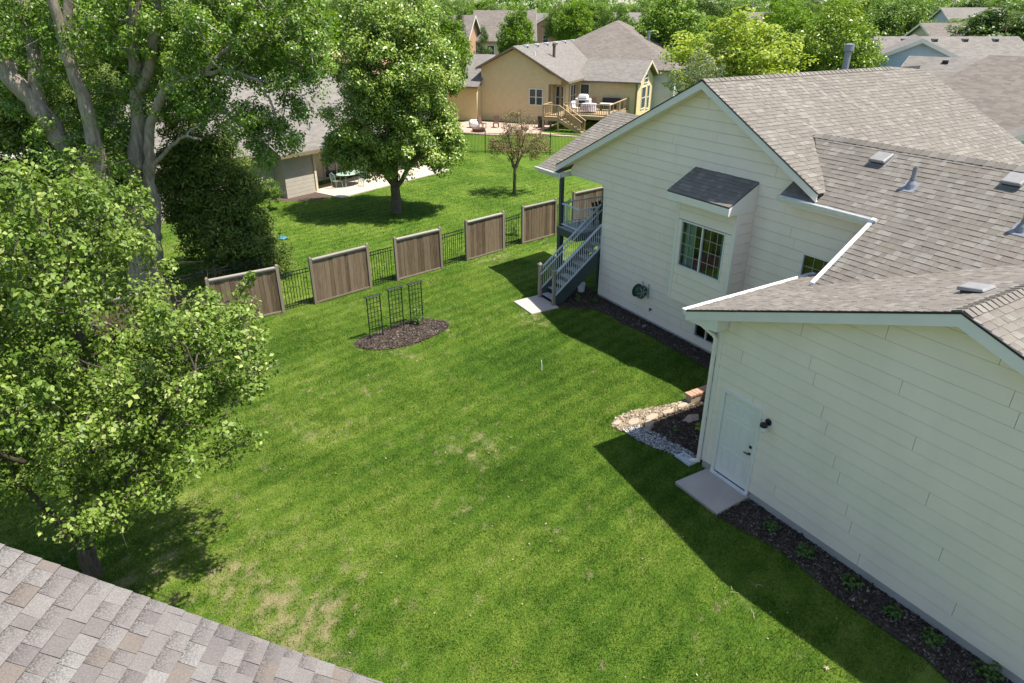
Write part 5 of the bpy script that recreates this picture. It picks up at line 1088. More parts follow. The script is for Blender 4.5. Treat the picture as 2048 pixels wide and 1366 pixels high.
fixn(mk('gable_panel', MB().prism([(6.802,.0,3.5),(8.0,.0,3.5),(8.0,.0,3.95),(6.802,.0,4.45)], [(6.802,.12,3.5),(8.0,.12,3.5),(8.0,.12,3.95),(6.802,.12,4.45)]), M['cream'], ch, local=True))
for x in (6.88, 7.92): lbox('porch_post', ch, M['cream_trim'], x-.09, x+.09, .0, .18, 0, 3.5)
CLs = Slope((1, 0), .50, (3.45, 0), 6.65); CRs = Slope((-1, 0), .527, (3.45, 0), 6.65)
rf = lslab('roof', ch, CRs, [(3.45,-.45),(8.85,-.45),(8.85,12.4),(3.45,18.4)], M['far_roof_grey']); lslab('roof_slope', ch, CLs, [(3.45,-.45),(-.35,-.45),(-.35,18.4),(3.45,18.4)], M['far_roof_grey'])
def frake(par, S, x0, x1, y, dz=.02, ht=.2):
    z0, z1 = S.z(x0, y), S.z(x1, y); mb = MB(); mb.prism([(x0,y-.03,z0-dz-ht),(x0,y,z0-dz-ht),(x0,y,z0-dz),(x0,y-.03,z0-dz)], [(x1,y-.03,z1-dz-ht),(x1,y,z1-dz-ht),(x1,y,z1-dz),(x1,y-.03,z1-dz)]); fixn(mk('rake_board', mb, M['cream_trim'], par, local=True))
frake(ch, CRs, 3.45, 8.85, -.452); frake(ch, CLs, 3.45, -.35, -.452)
lbox('fascia', ch, M['cream_trim'], 8.852, 8.90, -.45, 12.4, 3.62, 3.80)
# left wing
fixn(mk('wing_wall', MB().box(-7, -.02, -1.0, 7, 0, 3.15), M['cream'], ch, local=True)); LWs = Slope((0, 1), .45, (0, -1.5), 3.15); LW2 = Slope((0, -1), .45, (0, 4.0), 5.62)
lslab('wing_roof', ch, LWs, [(-7.4,-1.5),(.35,-1.5),(-.35,4.0),(-7.4,4.0)], M['far_roof_grey']); lslab('wing_roof', ch, LW2, [(-7.4,4.0),(-.4,4.0),(-.4,9),(-7.4,9)], M['far_roof_grey'])
XWs = Slope((1, 0), .5, (-5.2, 0), 3.3); lslab('wing_roof', ch, XWs, [(-5.2,-.9),(-1.9,2.9),(-1.9,4.5),(-5.2,4.5)], M['far_roof_grey'])
# right wing
fixn(mk('wing_wall', MB().prism([(8.02,4.2,0),(8.02,11.0,0),(8.02,11.0,3.5),(8.02,7.6,5.0),(8.02,4.2,3.5)], [(13.9,4.2,0),(13.9,11.0,0),(13.9,11.0,3.5),(13.9,7.6,5.0),(13.9,4.2,3.5)]), M['cream'], ch, local=True))
RWs = Slope((0, 1), .43, (0, 3.7), 3.60); RW2 = Slope((0, -1), .43, (0, 7.6), 5.28)
lslab('wing_roof', ch, RWs, [(8.0,3.7),(14.35,3.7),(14.35,7.6),(8.0,7.6)], M['far_roof_grey']); lslab('wing_roof', ch, RW2, [(8.0,7.6),(14.35,7.6),(14.35,11.5),(8.0,11.5)], M['far_roof_grey'])
for S, y0, y1 in ((RWs, 3.7, 7.6), (RW2, 7.6, 11.5)):
    mb = MB(); z0, z1 = S.z(0, y0), S.z(0, y1); mb.prism([(14.355,y0,z0-.22),(14.39,y0,z0-.22),(14.39,y0,z0-.01),(14.355,y0,z0-.01)], [(14.355,y1,z1-.22),(14.39,y1,z1-.22),(14.39,y1,z1-.01),(14.355,y1,z1-.01)]); fixn(mk('rake_board', mb, M['tansiding2'], ch, local=True))
lbox('corner_post', ch, M['cream_trim'], 13.83, 13.98, 4.12, 4.28, 0, 3.5)
far_window(ch, 'y', 4.97, 6.19, 0, 1.68, 3.0, 2); far_window(ch, 'y', 7.05, 7.75, 1.4, 1.35, 3.2, 1); far_window(ch, 'x', 2.6, 4.0, 8.0, 1.35, 3.2, 2, out=1); far_window(ch, 'x', 6.2, 7.6, 13.9, 1.0, 2.9, 1, out=1); far_window(ch, 'x', 8.4, 9.2, 13.9, .8, 2.9, 1, out=1)
far_window(ch, 'y', 8.5, 9.3, 4.2, 1.3, 3.2, 1); far_window(ch, 'x', 7.0, 8.2, 13.9, 3.3, 4.0, 1, out=1)
tri = MB(); tri.box(8.0, 8.03, 2.2, 2.3, 1.2, 3.9); mk('door_trim', tri, M['cream_trim'], ch, local=True)
for i in range(6):
    y = 1.8 + i*2.6; c = CRs.pt(*CRs.st(3.75, y)); v = lbox('roof_vent', rf, M['white'], c.x-.18, c.x+.2, c.y-.2, c.y+.2, c.z-.1, c.z+.16); lbox('vent_mouth', v, M['black'], c.x+.202, c.x+.215, c.y-.17, c.y+.17, c.z-.15, c.z+.08)
mk('flue', MB().lathe([(.14, -.4), (.14, .95), (.19, .97), (.19, 1.2), (.05, 1.24)], CRs.pt(*CRs.st(5.6, 4.4)), 14), plain('rusty_flue', (.13, .08, .05), .6), rf, local=True)
for x, y in ((5.0, 1.0), (7.9, 9.6)): mk('vent_pipe', MB().lathe([(.06, -.1), (.06, .3)], CRs.pt(*CRs.st(x, y)), 10), M['white'], rf, local=True)
# its deck
cd = thing('wooden_deck', 'tan wooden deck with slatted railings and stairs on the yellow house', 'deck', CO, CRZ); WT = M['rail_tan']
for i in range(47):
    y = -1.8 + i*.128; lbox('deck_board', cd, WT, 8.02, 13.2, y, y+.12, 1.17, 1.2)
for i in range(15): y = -3.7 + i*.128; lbox('deck_board', cd, WT, 7.7, 9.2, y, y+.12, 1.17, 1.2)
lbox('rim_joist', cd, WT, 8.02, 13.22, -1.86, -1.81, .9, 1.165); lbox('rim_joist', cd, WT, 13.205, 13.25, -1.86, 4.15, .9, 1.165); lbox('rim_joist', cd, WT, 7.7, 9.2, -3.76, -3.71, .9, 1.165); lbox('rim_joist', cd, WT, 7.65, 7.695, -3.76, -1.8, .9, 1.165)
for x, y, t in ((7.76,-3.66,2.2),(9.14,-3.66,2.2),(9.14,-1.86,2.2),(13.15,-1.86,2.2),(13.15,1.2,2.2),(13.15,4.05,2.2),(11,-1.86,1.1),(7.76,-1.8,2.2)): lbox('post', cd, WT, x-.07, x+.07, y-.07, y+.07, -.05, t)
def crail(a, b, za=1.2, zb=1.2, n=None):
    a, b = Vector((*a, za)), Vector((*b, zb)); L = (b-a).length; n = n or int(L/.16); up = Vector((0, 0, 1))
    mk('top_rail', MB().beam(a+up*.98, b+up*.98, .13, .05), WT, cd, local=True); mk('bottom_rail', MB().beam(a+up*.12, b+up*.12, .05, .09), WT, cd, local=True)
    for i in range(1, n):
        q = a+(b-a)*i/n; lbox('baluster', cd, WT, q.x-.025, q.x+.025, q.y-.025, q.y+.025, q.z+.14, q.z+.96)
crail((7.76,-3.66),(9.14,-3.66)); crail((7.76,-3.6),(7.76,-1.9)); crail((9.2,-1.86),(13.1,-1.86)); crail((13.15,-1.8),(13.15,4.0), n=5); crail((9.2,-3.66),(11.3,-3.66),1.2,-.1); crail((9.2,-2.6),(11.3,-2.6),1.2,-.1)
for k in range(6): lbox('step', cd, WT, 9.2+k*.33, 9.2+k*.33+.36, -3.6, -2.65, 1.0-k*.2-.04, 1.0-k*.2)
for y in (-3.63, -2.62): mk('stringer', MB().beam((9.15, y, .98), (11.35, y, -.12), .05, .3), WT, cd, local=True)
def at_c(name, label, cat, x, y, z=1.2, rz=0, group=None):
    c, s = math.cos(CRZ), math.sin(CRZ); return thing(name, label, cat, (CO[0]+x*c-y*s, CO[1]+x*s+y*c, z), CRZ+rz, group)
gr = at_c('covered_grill', 'grill under a pale grey cover on the yellow house deck', 'grill', 9.3, 2.6); mk('cover', MB().prism([(-.75,-.35,0),(.75,-.35,0),(.75,.35,0),(-.75,.35,0)],[(-.72,-.34,.95),(.72,-.34,.95),(.72,.34,.95),(-.72,.34,.95)]).prism([(-.5,-.34,.951),(.5,-.34,.951),(.5,.34,.951),(-.5,.34,.951)],[(-.4,-.2,1.3),(.4,-.2,1.3),(.4,.25,1.3),(-.4,.25,1.3)]), M['greycover'], gr, local=True, bevel=.08); lbox('front_opening', gr, M['black'], -.3, .3, -.40, -.352, .1, .75)
tbl = at_c('patio_table', 'patio table draped with a white cloth on the yellow house deck', 'table', 10.6, .3); mk('table_top', MB().lathe([(.7,.70),(.72,.73),(.7,.75)], (0,0,0), 18), M['white'], tbl, local=True)
mk('cloth', MB().lathe([(.74,.22),(.72,.5),(.71,.76),(.1,.77)], (0,0,0), 14), plain('lilac_cloth', (.58, .52, .60), .8), tbl, local=True); mk('pedestal', MB().lathe([(.3,0),(.06,.08),(.05,.7)], (0,0,0), 10), M['black'], tbl, local=True)
def patio_chair(t, mat):
    lbox('seat', t, mat, -.25, .25, -.25, .25, .40, .45); mk('backrest', MB().beam((0,.25,.45),(0,.38,1.0),.5,.05,(0,1,0)), mat, t, local=True)
    for x in (-.22, .22):
        for y in (-.22, .22): lbox('leg', t, mat, x-.025, x+.025, y-.025, y+.025, 0, .4)
    return t
patio_chair(at_c('patio_chair', 'white patio chair left of the draped table on the yellow house deck', 'chair', 9.6, -.3, 1.2, 1.2), M['white']); patio_chair(at_c('patio_chair', 'rust brown patio chair behind the draped table on the yellow house deck', 'chair', 10.2, 2.9, 1.2, .2), M['rust'])
sf = at_c('outdoor_sofa', 'dark brown outdoor sofa against the yellow house wall', 'sofa', 11.7, 3.5); lbox('seat', sf, M['black'], -.9, .9, -.4, .4, .05, .45); lbox('backrest', sf, plain('dark_cushion', (.06, .045, .035), .8), -.9, .9, .25, .45, .45, .95, bevel=.06)
lt = at_c('glass_table', 'low grey table in front of the dark outdoor sofa', 'table', 11.7, 2.2); lbox('table_top', lt, M['greycover'], -.6, .6, -.35, .35, .6, .64); 
for x in (-.5, .5): lbox('leg', lt, M['black'], x-.03, x+.03, -.3, .3, 0, .6)
# its yard
yb = [(-.5,-1.2),(7.7,-.2),(7.7,-4.6),(11.8,-5.4),(11.8,-6.0),(7.5,-5.6),(5,-7.6),(1.0,-7.8),(-2,-4)]
c_, s_ = math.cos(CRZ), math.sin(CRZ); wbed = [(CO[0]+x*c_-y*s_, CO[1]+x*s_+y*c_) for x, y in yb]
mb = MB(); mb.prism([(*p, -.02) for p in wbed], [(*p, .03) for p in wbed]); o = struct('gravel_patio', mb, concrete('pink_gravel', (.44, .32, .25), .2)); fixn(o)
br = at_c('rain_barrel', 'white and blue plastic barrel lying on the gravel of the yellow house yard', 'barrel', 1.5, -4.7, 0); mk('barrel_body', MB().lathe([(.3,-.4),(.36,-.2),(.36,.2),(.3,.4)], (0,0,.38), 16, (.9,.4,0)), M['white'], br, local=True, smooth=True); mk('barrel_end', MB().lathe([(.29,0),(.27,.03)], (-.9*.415,-.4*.415,.38), 16, (-.9,-.4,0)), M['navy'], br, local=True)
patio_chair(at_c('yard_chair', 'wooden yard chair with pale seat by the yellow house wall', 'chair', 3.3, -3.9, 0, .3), M['rust']); patio_chair(at_c('yard_chair', 'reclined brown yard chair between barrel and wooden chair', 'chair', 2.3, -4.6, 0, 1.4), M['rust'])
fpit = at_c('fire_pit', 'low round reddish fire pit by the iron fence', 'fire pit', 2.8, -6.4, 0); mk('bowl', MB().lathe([(.5,0),(.6,.25),(.62,.3),(.5,.28),(.4,.1)], (0,0,0), 18), M['rust'], fpit, local=True); mk('ring', MB().lathe([(.66,0),(.66,.06)], (0,0,.0), 18), M['black'], fpit, local=True)
bag = at_c('black_bin', 'black covered bin under the wooden deck landing', 'bin', 7.0, -2.2, 0); mk('bin_body', MB().lathe([(.3,0),(.36,.9),(.3,1.0),(.05,1.02)], (0,0,0), 10), M['black'], bag, local=True); mk('bin_lid', MB().lathe([(.38,.9),(.38,.95)], (0,0,0), 10), M['black'], bag, local=True)

# ------------------------------------------------------------------ taupe house behind the pear tree
BO = (10.9, 39.75, 0); BRZ = R(20.6)
bh = thing('taupe_house', 'low taupe house with grey brown roof behind the cottonwood and pear tree', 'house', BO, BRZ)
fixn(mk('wall', MB().box(-1.96, .0, 0, 6, 0, 2.42), M['tansiding'], bh, local=True)); fixn(mk('wall', MB().box(.002, 10, 2.2, 12, 0, 2.9), M['tansiding2'], bh, local=True)); fixn(mk('wall', MB().box(-9, -1.962, 1.0, 12, 0, 2.6), M['tansiding'], bh, local=True))
lbox('corner_post', bh, M['tansiding2'], .002, .14, -.06, .10, 0, 2.42)
for x in (4.2, 8.4): lbox('porch_post', bh, M['tansiding2'], x-.07, x+.07, -.05, .1, .06, 2.42)
BS = Slope((0, 1), .47, (0, -.45), 2.5); BS2 = Slope((0, -1), .47, (0, 7.0), 6.0)
rf2 = lslab('roof', bh, BS, [(-2.35,-.45),(10.4,-.45),(10.4,7.0),(-2.35,7.0)], M['far_roof_grey']); lslab('roof_slope', bh, BS2, [(-2.35,7.0),(10.4,7.0),(10.4,14.4),(-2.35,14.4)], M['far_roof_grey'])
for x in (-2.2, 10.2): fixn(mk('gable_wall', MB().prism([(x,.0,2.4),(x,14,2.4),(x,7,5.7)], [(x+.08,.0,2.4),(x+.08,14,2.4),(x+.08,7,5.7)]), M['tansiding'], bh, local=True))
lbox('fascia', bh, M['cream_trim'], -2.35, 10.4, -.49, -.452, 2.30, 2.47); lbox('eave_soffit', bh, M['tansiding2'], -2.3, 10.3, -.44, 2.1, 2.36, 2.40)
B3 = Slope((0, 1), .45, (0, .5), 2.6); B4 = Slope((0, -1), .45, (0, 6), 5.07); lslab('wing_roof', bh, B3, [(-9.4,.5),(-2.36,.5),(-2.36,6),(-9.4,6)], M['far_roof_grey']); lslab('wing_roof', bh, B4, [(-9.4,6),(-2.36,6),(-2.36,12),(-9.4,12)], M['far_roof_grey'])
c = BS.pt(*BS.st(1.0, 1.2)); mk('vent_pipe', MB().lathe([(.12,-.05),(.06,.08),(.05,.12),(.05,.45)], c, 10), M['lead'], rf2, local=True)
for x, y in ((1.6, 6.3), (4.2, 6.3)): c = BS.pt(*BS.st(x, y)); v = lbox('roof_vent', rf2, M['white'], c.x-.2, c.x+.2, c.y-.2, c.y+.2, c.z-.1, c.z+.14)
far_window(bh, 'y', .5, 1.4, 2.2, .15, 2.1, 1, M['tansiding2']); far_window(bh, 'y', 2.4, 4.2, 2.2, .15, 2.1, 2, M['tansiding2']); far_window(bh, 'y', 5.6, 7.2, 2.2, .9, 2.1, 2)
gt = thing('green_patio_table', 'oval pale green patio table on the concrete patio', 'table', (BO[0]+2.3*math.cos(BRZ)+.3*math.sin(BRZ), BO[1]+2.3*math.sin(BRZ)-.3*math.cos(BRZ), .062), BRZ)
o = mk('table_top', MB().lathe([(.55,.70),(.57,.72),(.55,.74)], (0,0,0), 22), M['greentable'], gt, local=True); o.scale = (1.6, 1, 1)
for x in (-.6, .6):
    for y in (-.3, .3): mk('leg', MB().tube([(x,y,0),(x*.8,y*.8,.7)], .018, 6), M['greentable'], gt, local=True)
for i, (x, y, a, l) in enumerate(((-1.0,.0,1.57,'green wire patio chair left of the oval green table'),(.3,-.85,3.14,'green wire patio chair in front of the oval green table'),(1.15,.1,-1.57,'green wire patio chair right of the oval green table'))):
    wx, wy = 2.3+x, -.3+y; t = thing('wire_chair', l, 'chair', (BO[0]+wx*math.cos(BRZ)-wy*math.sin(BRZ), BO[1]+wx*math.sin(BRZ)+wy*math.cos(BRZ), .062), BRZ+a, 'green wire chairs around the patio table')
    mb = MB()
    for k in range(6): mb.beam((-.2, -.2+k*.08, .42), (.2, -.2+k*.08, .42), .025, .012)
    mk('seat', mb, M['greentable'], t, local=True); mb = MB(); mb.tube([(-.22,.22,.42),(-.22,.3,.85),(0,.33,.95),(.22,.3,.85),(.22,.22,.42)], .015, 6)
    for k in range(4): x_ = -.14+k*.09; mb.tube([(x_,.23,.43),(x_,.31,.9)], .008, 5)
    mk('backrest', mb, M['greentable'], t, local=True)
    for x_ in (-.2, .2):
        for y_ in (-.2, .22): mk('leg', MB().tube([(x_,y_,.42),(x_*1.15,y_*1.15,0)], .012, 6), M['greentable'], t, local=True)
bs_ = thing('bar_grill', 'small dark grill against the beige patio wall', 'grill', (BO[0]+.8*math.cos(BRZ)-1.6*math.sin(BRZ), BO[1]+.8*math.sin(BRZ)+1.6*math.cos(BRZ), .062), BRZ); lbox('firebox', bs_, M['black'], -.28, .28, -.2, .2, .8, .98, bevel=.03)
for x in (-.22, .22): lbox('leg', bs_, M['black'], x-.02, x+.02, -.15, .15, 0, .8)
dsc = thing('teal_disc', 'teal plastic disc lying on the sunlit lawn near the juniper', 'disc', (6.85, 31.7, .05)); mk('disc_body', MB().lathe([(.02,.04),(.2,.036),(.25,.0),(.22,.0)], (6.85,31.7,.05), 20), M['teal'], dsc, smooth=True)
tag(mk('white_ball', MB().lathe([(.01,0),(.13,.05),(.17,.16),(.13,.28),(.01,.32)], (6.2, 31.75, .03), 14), M['white'], smooth=True), 'white ball beside the teal disc at the juniper', 'ball')

# ------------------------------------------------------------------ more houses
def far_house(name, label, p, q, half, drop, wall, roofm, hip=0, vents=0, win=True, cat='house', flue=False):
    p, q = Vector(p), Vector(q); d = (q-p); d.z = 0; L = d.length; d.normalize(); rz = math.atan2(d.y, d.x); zr = (p.z+q.z)/2; t = thing(name, label, cat, (p.x, p.y, 0), rz); m = drop/half; ze = zr-drop
    A = Slope((0, 1), m, (0, -half), ze); B_ = Slope((0, -1), m, (0, 0), zr); ov = .5; h = hip
    r_ = lslab('roof', t, A, [(-ov,-half),(L+ov,-half),(L+ov-h,0),(-ov+h,0)], roofm); lslab('roof_slope', t, B_, [(-ov+h,0),(L+ov-h,0),(L+ov,half),(-ov,half)], roofm)
    if hip:
        for x0, s in ((-ov, 1), (L+ov, -1)): S = Slope((s, 0), drop/hip, (x0, 0), ze); lslab('roof_slope', t, S, [(x0,-half),(x0+s*hip,0),(x0,half)], roofm)
        fixn(mk('wall', MB().box(0, L, -half+.5, half-.5, -.1, ze-.05), wall, t, local=True))
    else:
        y = half-.5; zz = ze+.5*m-.18; fixn(mk('wall', MB().prism([(0,-y,-.1),(0,y,-.1),(0,y,zz),(0,0,zr-.18),(0,-y,zz)], [(L,-y,-.1),(L,y,-.1),(L,y,zz),(L,0,zr-.18),(L,-y,zz)]), wall, t, local=True))
        for x in (-ov-.012, L+ov-.03):
            for S, y0, y1 in ((A, -half, 0), (B_, 0, half)): z0, z1 = S.z(0, y0), S.z(0, y1); fixn(mk('rake_board', MB().prism([(x,y0,z0-.26),(x+.04,y0,z0-.26),(x+.04,y0,z0-.01),(x,y0,z0-.01)], [(x,y1,z1-.26),(x+.04,y1,z1-.26),(x+.04,y1,z1-.01),(x,y1,z1-.01)]), M['fascia'], t, local=True))
    for i in range(vents):
        x = L*(i+.7)/(vents+.4)
        for S, y in ((A, -.6),): c = S.pt(*S.st(x, y)); v = lbox('roof_vent', r_, M['ventgrey'], c.x-.17, c.x+.17, c.y-.2, c.y+.2, c.z-.1, c.z+.14); lbox('vent_mouth', v, M['black'], c.x-.15, c.x+.15, c.y-.22, c.y-.202, c.z-.2, c.z+.08)
    if flue: c = A.pt(*A.st(L*.4, -half*.45)); mk('flue', MB().lathe([(.13,-.3),(.13,.8),(.18,.82),(.18,1.0)], c, 12), M['flue'], r_, local=True)
    if win:
        n = max(1, int(L/3.2))
        for i in range(n): x = L*(i+.5)/n; far_window(t, 'y', x-.5, x+.5, -half+.5, max(.8, ze-2.0), ze-.6, 1)
        far_window(t, 'x', -.5, .5, 0, max(.8, ze-2.0), ze-.6, 1, out=-1)
    return t
gh = far_house('grey_house', 'grey sided house with large hipped brown roof behind the yellow house', (46.6, 59.8, 8.5), (60.4, 70.4, 8.5), 8.6, 4.3, M['greysiding'], M['far_roof'], hip=8.4, flue=True)
far_house('grey_house_wing', 'lower wing of the grey house with white framed windows', (58.6, 64.9, 6.2), (66, 61.2, 6.2), 4.2, 2.0, M['greysiding'], M['far_roof'])
far_house('blue_house_rear', 'long brown roof with box vents behind the dark round tree at right', (54.5, 34.6, 7.79), (63.4, 29.3, 7.66), 6.5, 3.0, M['bluesiding'], M['far_roof_grey'], vents=4, hip=0)
far_house('blue_gable_house', 'pale blue gable wall under a brown roof beyond the main ridge', (49.5, 28.3, 7.85), (57.5, 33.6, 7.85), 3.9, 1.75, M['bluesiding'], M['far_roof_grey'], win=False)
far_house('vented_roof_house', 'green grey roof with dark vents just beyond the main ridge at right', (45.6, 26.1, 7.23), (48.6, 15.6, 6.75), 6.0, 2.6, M['bluesiding'], M['far_roof_grey'], vents=4, hip=0, win=False)
far_house('right_edge_house', 'brown shingled hip roof at the right edge beyond the white house', (41.6, 25.0, 7.46), (46.5, 9.5, 7.3), 8.5, 4.2, M['bluesiding'], M['far_roof'], hip=5.0, win=False)
far_house('right_edge_gable', 'pale blue gable end at the right edge just beyond the white house', (33.8, 12.6, 5.6), (40.0, 14.5, 5.6), 3.6, 1.7, M['bluesiding'], M['far_roof_grey'], win=False)
far_house('distant_house', 'tan two storey house with brown roof between the far dark evergreens', (54.0, 98.3, 9.5), (61, 94, 9.5), 5.5, 4.0, M['tansiding2'], M['far_roof'])
far_house('distant_house', 'distant house with stepped brown roof left of the tan two storey house', (44.0, 98.0, 8.9), (50, 92.5, 8.9), 4.5, 3.2, M['farbrick'], M['far_roof'])
far_house('distant_house', 'distant orange brick garage gable beside the far street', (83.9, 124.5, 8.35), (90.0, 134.5, 8.35), 5.0, 2.8, M['farbrick'], M['far_roof'])
far_house('distant_house', 'distant brown house with long ridge left of the brick garage', (80.5, 138.0, 8.9), (91.1, 131.8, 8.9), 5.5, 3.4, M['farbrick'], M['far_roof_grey'])
far_house('distant_house', 'far grey roof peeking above the hipped grey house', (79.5, 98.0, 9.2), (88, 92.7, 9.1), 5.5, 3.0, M['tansiding2'], M['far_roof_grey'])
far_house('distant_house', 'distant grey house with pale gables on the skyline at top right', (130.8, 72.5, 9.9), (139.0, 67.4, 9.9), 6.0, 3.4, M['greysiding'], M['far_roof_grey'])
far_house('distant_house', 'far brown roof below the skyline house at top right', (87.0, 50.0, 8.2), (92.5, 46.7, 8.2), 5.5, 2.6, M['tansiding2'], M['far_roof'])
far_house('distant_house', 'far brown roof half hidden behind the yellow tree', (82.5, 72.7, 9.3), (88.5, 69.1, 9.3), 5.0, 2.8, M['tansiding2'], M['far_roof'])
far_house('distant_house', 'distant house with terracotta roof glimpsed behind the pear tree', (17.5, 66.0, 7.2), (26, 61.5, 7.2), 5.0, 3.0, M['farbrick'], M['farbrick'])
for i, (x, y, l) in enumerate(((120.0, 104.5, 'left utility pole on the skyline above the yellow tree'), (124.0, 101.0, 'right utility pole on the skyline above the yellow tree'), (140.0, 76.0, 'utility pole above the skyline house at top right'))):
    u = thing('utility_pole', l, 'pole', (x, y, 0)); mk('shaft', MB().tube([(x,y,0),(x,y,12.5)], [.16,.1], 8), M['twig'], u); mk('crossarm', MB().box(x-1.1, x+1.1, y-.06, y+.06, 11.6, 11.75), M['twig'], u)

# ------------------------------------------------------------------ background trees
def proto(name, label, mat, seed, blobs, n, per, leaf, rad, trunk_h, group, barkm='bark_red', asp=.62):
    g = np.random.default_rng(seed); t = thing(name, label, 'tree', (0, 0, 0), 0, group); H = max(b[2]+b[5] for b in blobs)
    ps = [(smooth_path([(0,0,-.2),(.05,0,trunk_h),(0,.1,H*.8)], g, .03), .02*H, .03)] + [(smooth_path([(0,0,trunk_h*(.8+.2*k)),(1.2*math.cos(k*1.7),1.2*math.sin(k*1.7),H*.45),(1.9*math.cos(k*1.7),1.9*math.sin(k*1.7),H*.65)], g, .05), .012*H, .02) for k in range(4)]
    skeleton(t, ps, M[barkm], 7); CN = blob_centers(g, blobs, n, .45); p, nn, ix = clump_leaves(g, CN, g.uniform(*rad, len(CN)), per, .85, .3)
    leaf_obj('crown', p, nn, np.full(len(p), leaf), M[mat], t, g, rv=np.clip((.45+.22*g.normal(size=len(CN)))[ix]*.6 + g.random(len(p))**1.6*.45, 0, 1), kind='stuff', jit=.5, asp=asp); return t
ROUND = [(0,0,6.2,2.7,2.7,2.9,2),(.9,.4,5.0,2.2,2.2,1.9,1),(-1.0,-.3,5.2,2.1,2.2,2.1,1),(.2,-.2,8.2,1.6,1.6,1.4,.6),(-.5,1.0,6.9,1.8,1.8,1.7,.6)]
WIDE = [(0,0,5.8,3.6,3.4,2.4,2),(2.0,.4,5.0,2.0,2.0,1.7,1),(-2.1,.2,5.2,2.0,2.1,1.8,1),(.3,0,7.6,2.4,2.2,1.4,.8)]
CONE = [(0,0,1.9,1.9,1.9,1.7,2),(0,0,3.8,1.5,1.5,1.7,1.5),(0,0,5.6,1.0,1.0,1.5,1),(0,0,7.0,.5,.5,1.0,.4)]
LOOSE = [(0,0,5.4,2.6,2.5,2.6,1),(1.2,.8,6.6,1.5,1.5,1.8,.7),(-1.3,-.5,6.4,1.5,1.6,2.0,.7),(.2,0,8.3,1.0,1.0,1.2,.4)]
GF = 'round trees of the far neighbourhood'
Pr = {'bright': proto('shade_tree', 'x', 'leaf_bright', 61, ROUND, 210, 70, .24, (.4,.8), 2.2, GF), 'mid': proto('shade_tree', 'x', 'leaf_mid', 62, WIDE, 240, 70, .24, (.4,.8), 2.2, GF), 'dark': proto('shade_tree', 'x', 'leaf_dark', 63, ROUND, 220, 70, .23, (.4,.75), 2.0, GF),
 'yellow': proto('shade_tree', 'x', 'leaf_yellow', 64, LOOSE, 200, 60, .17, (.3,.7), 2.0, GF), 'white': proto('flowering_tree', 'x', 'leaf_white', 65, LOOSE, 150, 60, .15, (.25,.6), 1.6, GF), 'cone': proto('evergreen_tree', 'x', 'leaf_dark', 66, CONE, 170, 70, .2, (.3,.55), .6, GF, asp=.35), 'fine': proto('shade_tree', 'x', 'leaf_pear', 67, ROUND, 300, 90, .17, (.35,.7), 2.0, GF)}
PH_ = {'bright': 9.6, 'mid': 9.0, 'dark': 9.6, 'yellow': 9.5, 'white': 9.5, 'cone': 8.0, 'fine': 9.6}; PRD = {'bright': 2.9, 'mid': 3.9, 'dark': 2.9, 'yellow': 2.8, 'white': 2.8, 'cone': 2.0, 'fine': 2.9}
USED = set()
def put(kind, x, y, top, r, label, group=None, rz=None):
    sc = (r/PRD[kind], r/PRD[kind], top/PH_[kind]); rz = rnd.uniform(0, 6.28) if rz is None else rz; t = Pr[kind]
    if kind not in USED:
        USED.add(kind); t.location = (x, y, 0); t.rotation_euler = (0, 0, rz); t.scale = sc; t['label'] = label
        if group: t['group'] = group
        else: t.pop('group', None)
        return t
    d = dup(t, (x, y, 0), rz, label, group, sc)
    if not group and 'group' in d: del d['group']
    return d
put('cone', 43.8, 84.5, 9.2, 1.9, 'dark conical evergreen right of the pear tree top'); put('cone', 45.0, 80.4, 7.7, 1.6, 'shorter dark evergreen in front of the tan house')
put('bright', 46.4, 75.0, 9.9, 2.3, 'light green round tree above the yellow house gable'); put('bright', 27.0, 55.5, 9.7, 2.4, 'bright green tree peeking out right behind the pear tree')
put('mid', 83.7, 118.6, 10.8, 4, 'olive green tree right of the brick garage gable'); put('bright', 76.9, 105.4, 11.1, 3.6, 'bright tree left of the hipped grey roof peak'); put('mid', 72.4, 88.6, 10.2, 3.6, 'round green tree directly left of the hipped grey roof peak')
put('bright', 58.8, 62.2, 11.2, 4.0, 'tall bright green tree behind the hipped grey house'); put('yellow', 37.3, 33.4, 9.7, 4.3, 'yellow green airy tree above the left slope of the white house'); put('white', 33.2, 32.2, 7.6, 1.9, 'white blossoming tree beside the yellow green tree')
put('bright', 46.9, 36.8, 9.8, 2.9, 'bright green tree between the yellow tree and the dark tree'); put('fine', 44.2, 31.0, 10.2, 3.1, 'dense dark green tree behind the flue of the white house'); put('mid', 92.8, 56.7, 10.9, 4.8, 'soft green tree right of the dark tree on the skyline')
put('dark', 78.5, 37.0, 10.2, 5.0, 'broad dark green tree at the top right corner'); put('bright', 102.5, 66.3, 11.4, 4.5, 'distant bright tree above the dark tree behind the flue'); put('bright', 74.4, 60.0, 10.9, 3.8, 'bright green tree top right of the yellow tree'); put('fine', 86.5, 36.0, 9.6, 4.5, 'dark green tree at the far right edge above the brown hip roof')
put('yellow', 39.9, 34.6, 8.9, 2.4, 'thin yellow green tree between the white blossom and the grey house'); put('mid', 9.0, 58.0, 10.5, 4.5, 'green tree behind the taupe house ridge'); put('bright', 16.0, 58.5, 11.0, 4.5, 'bright green tree behind the pear tree left side'); put('mid', -1.0, 52.0, 11.5, 4.6, 'green tree high behind the cottonwood trunks'); put('yellow', -10.5, 45.0, 11.5, 4.6, 'yellow green tree in the top left corner'); put('mid', 3.5, 47.5, 11.8, 4.4, 'green tree between cottonwood and taupe house roof')
put('mid', 26.0, 70.0, 11.2, 4.6, 'green tree above the top of the pear tree'); put('bright', -18.5, 62.0, 12, 5, 'green tree beyond the street at the left edge')
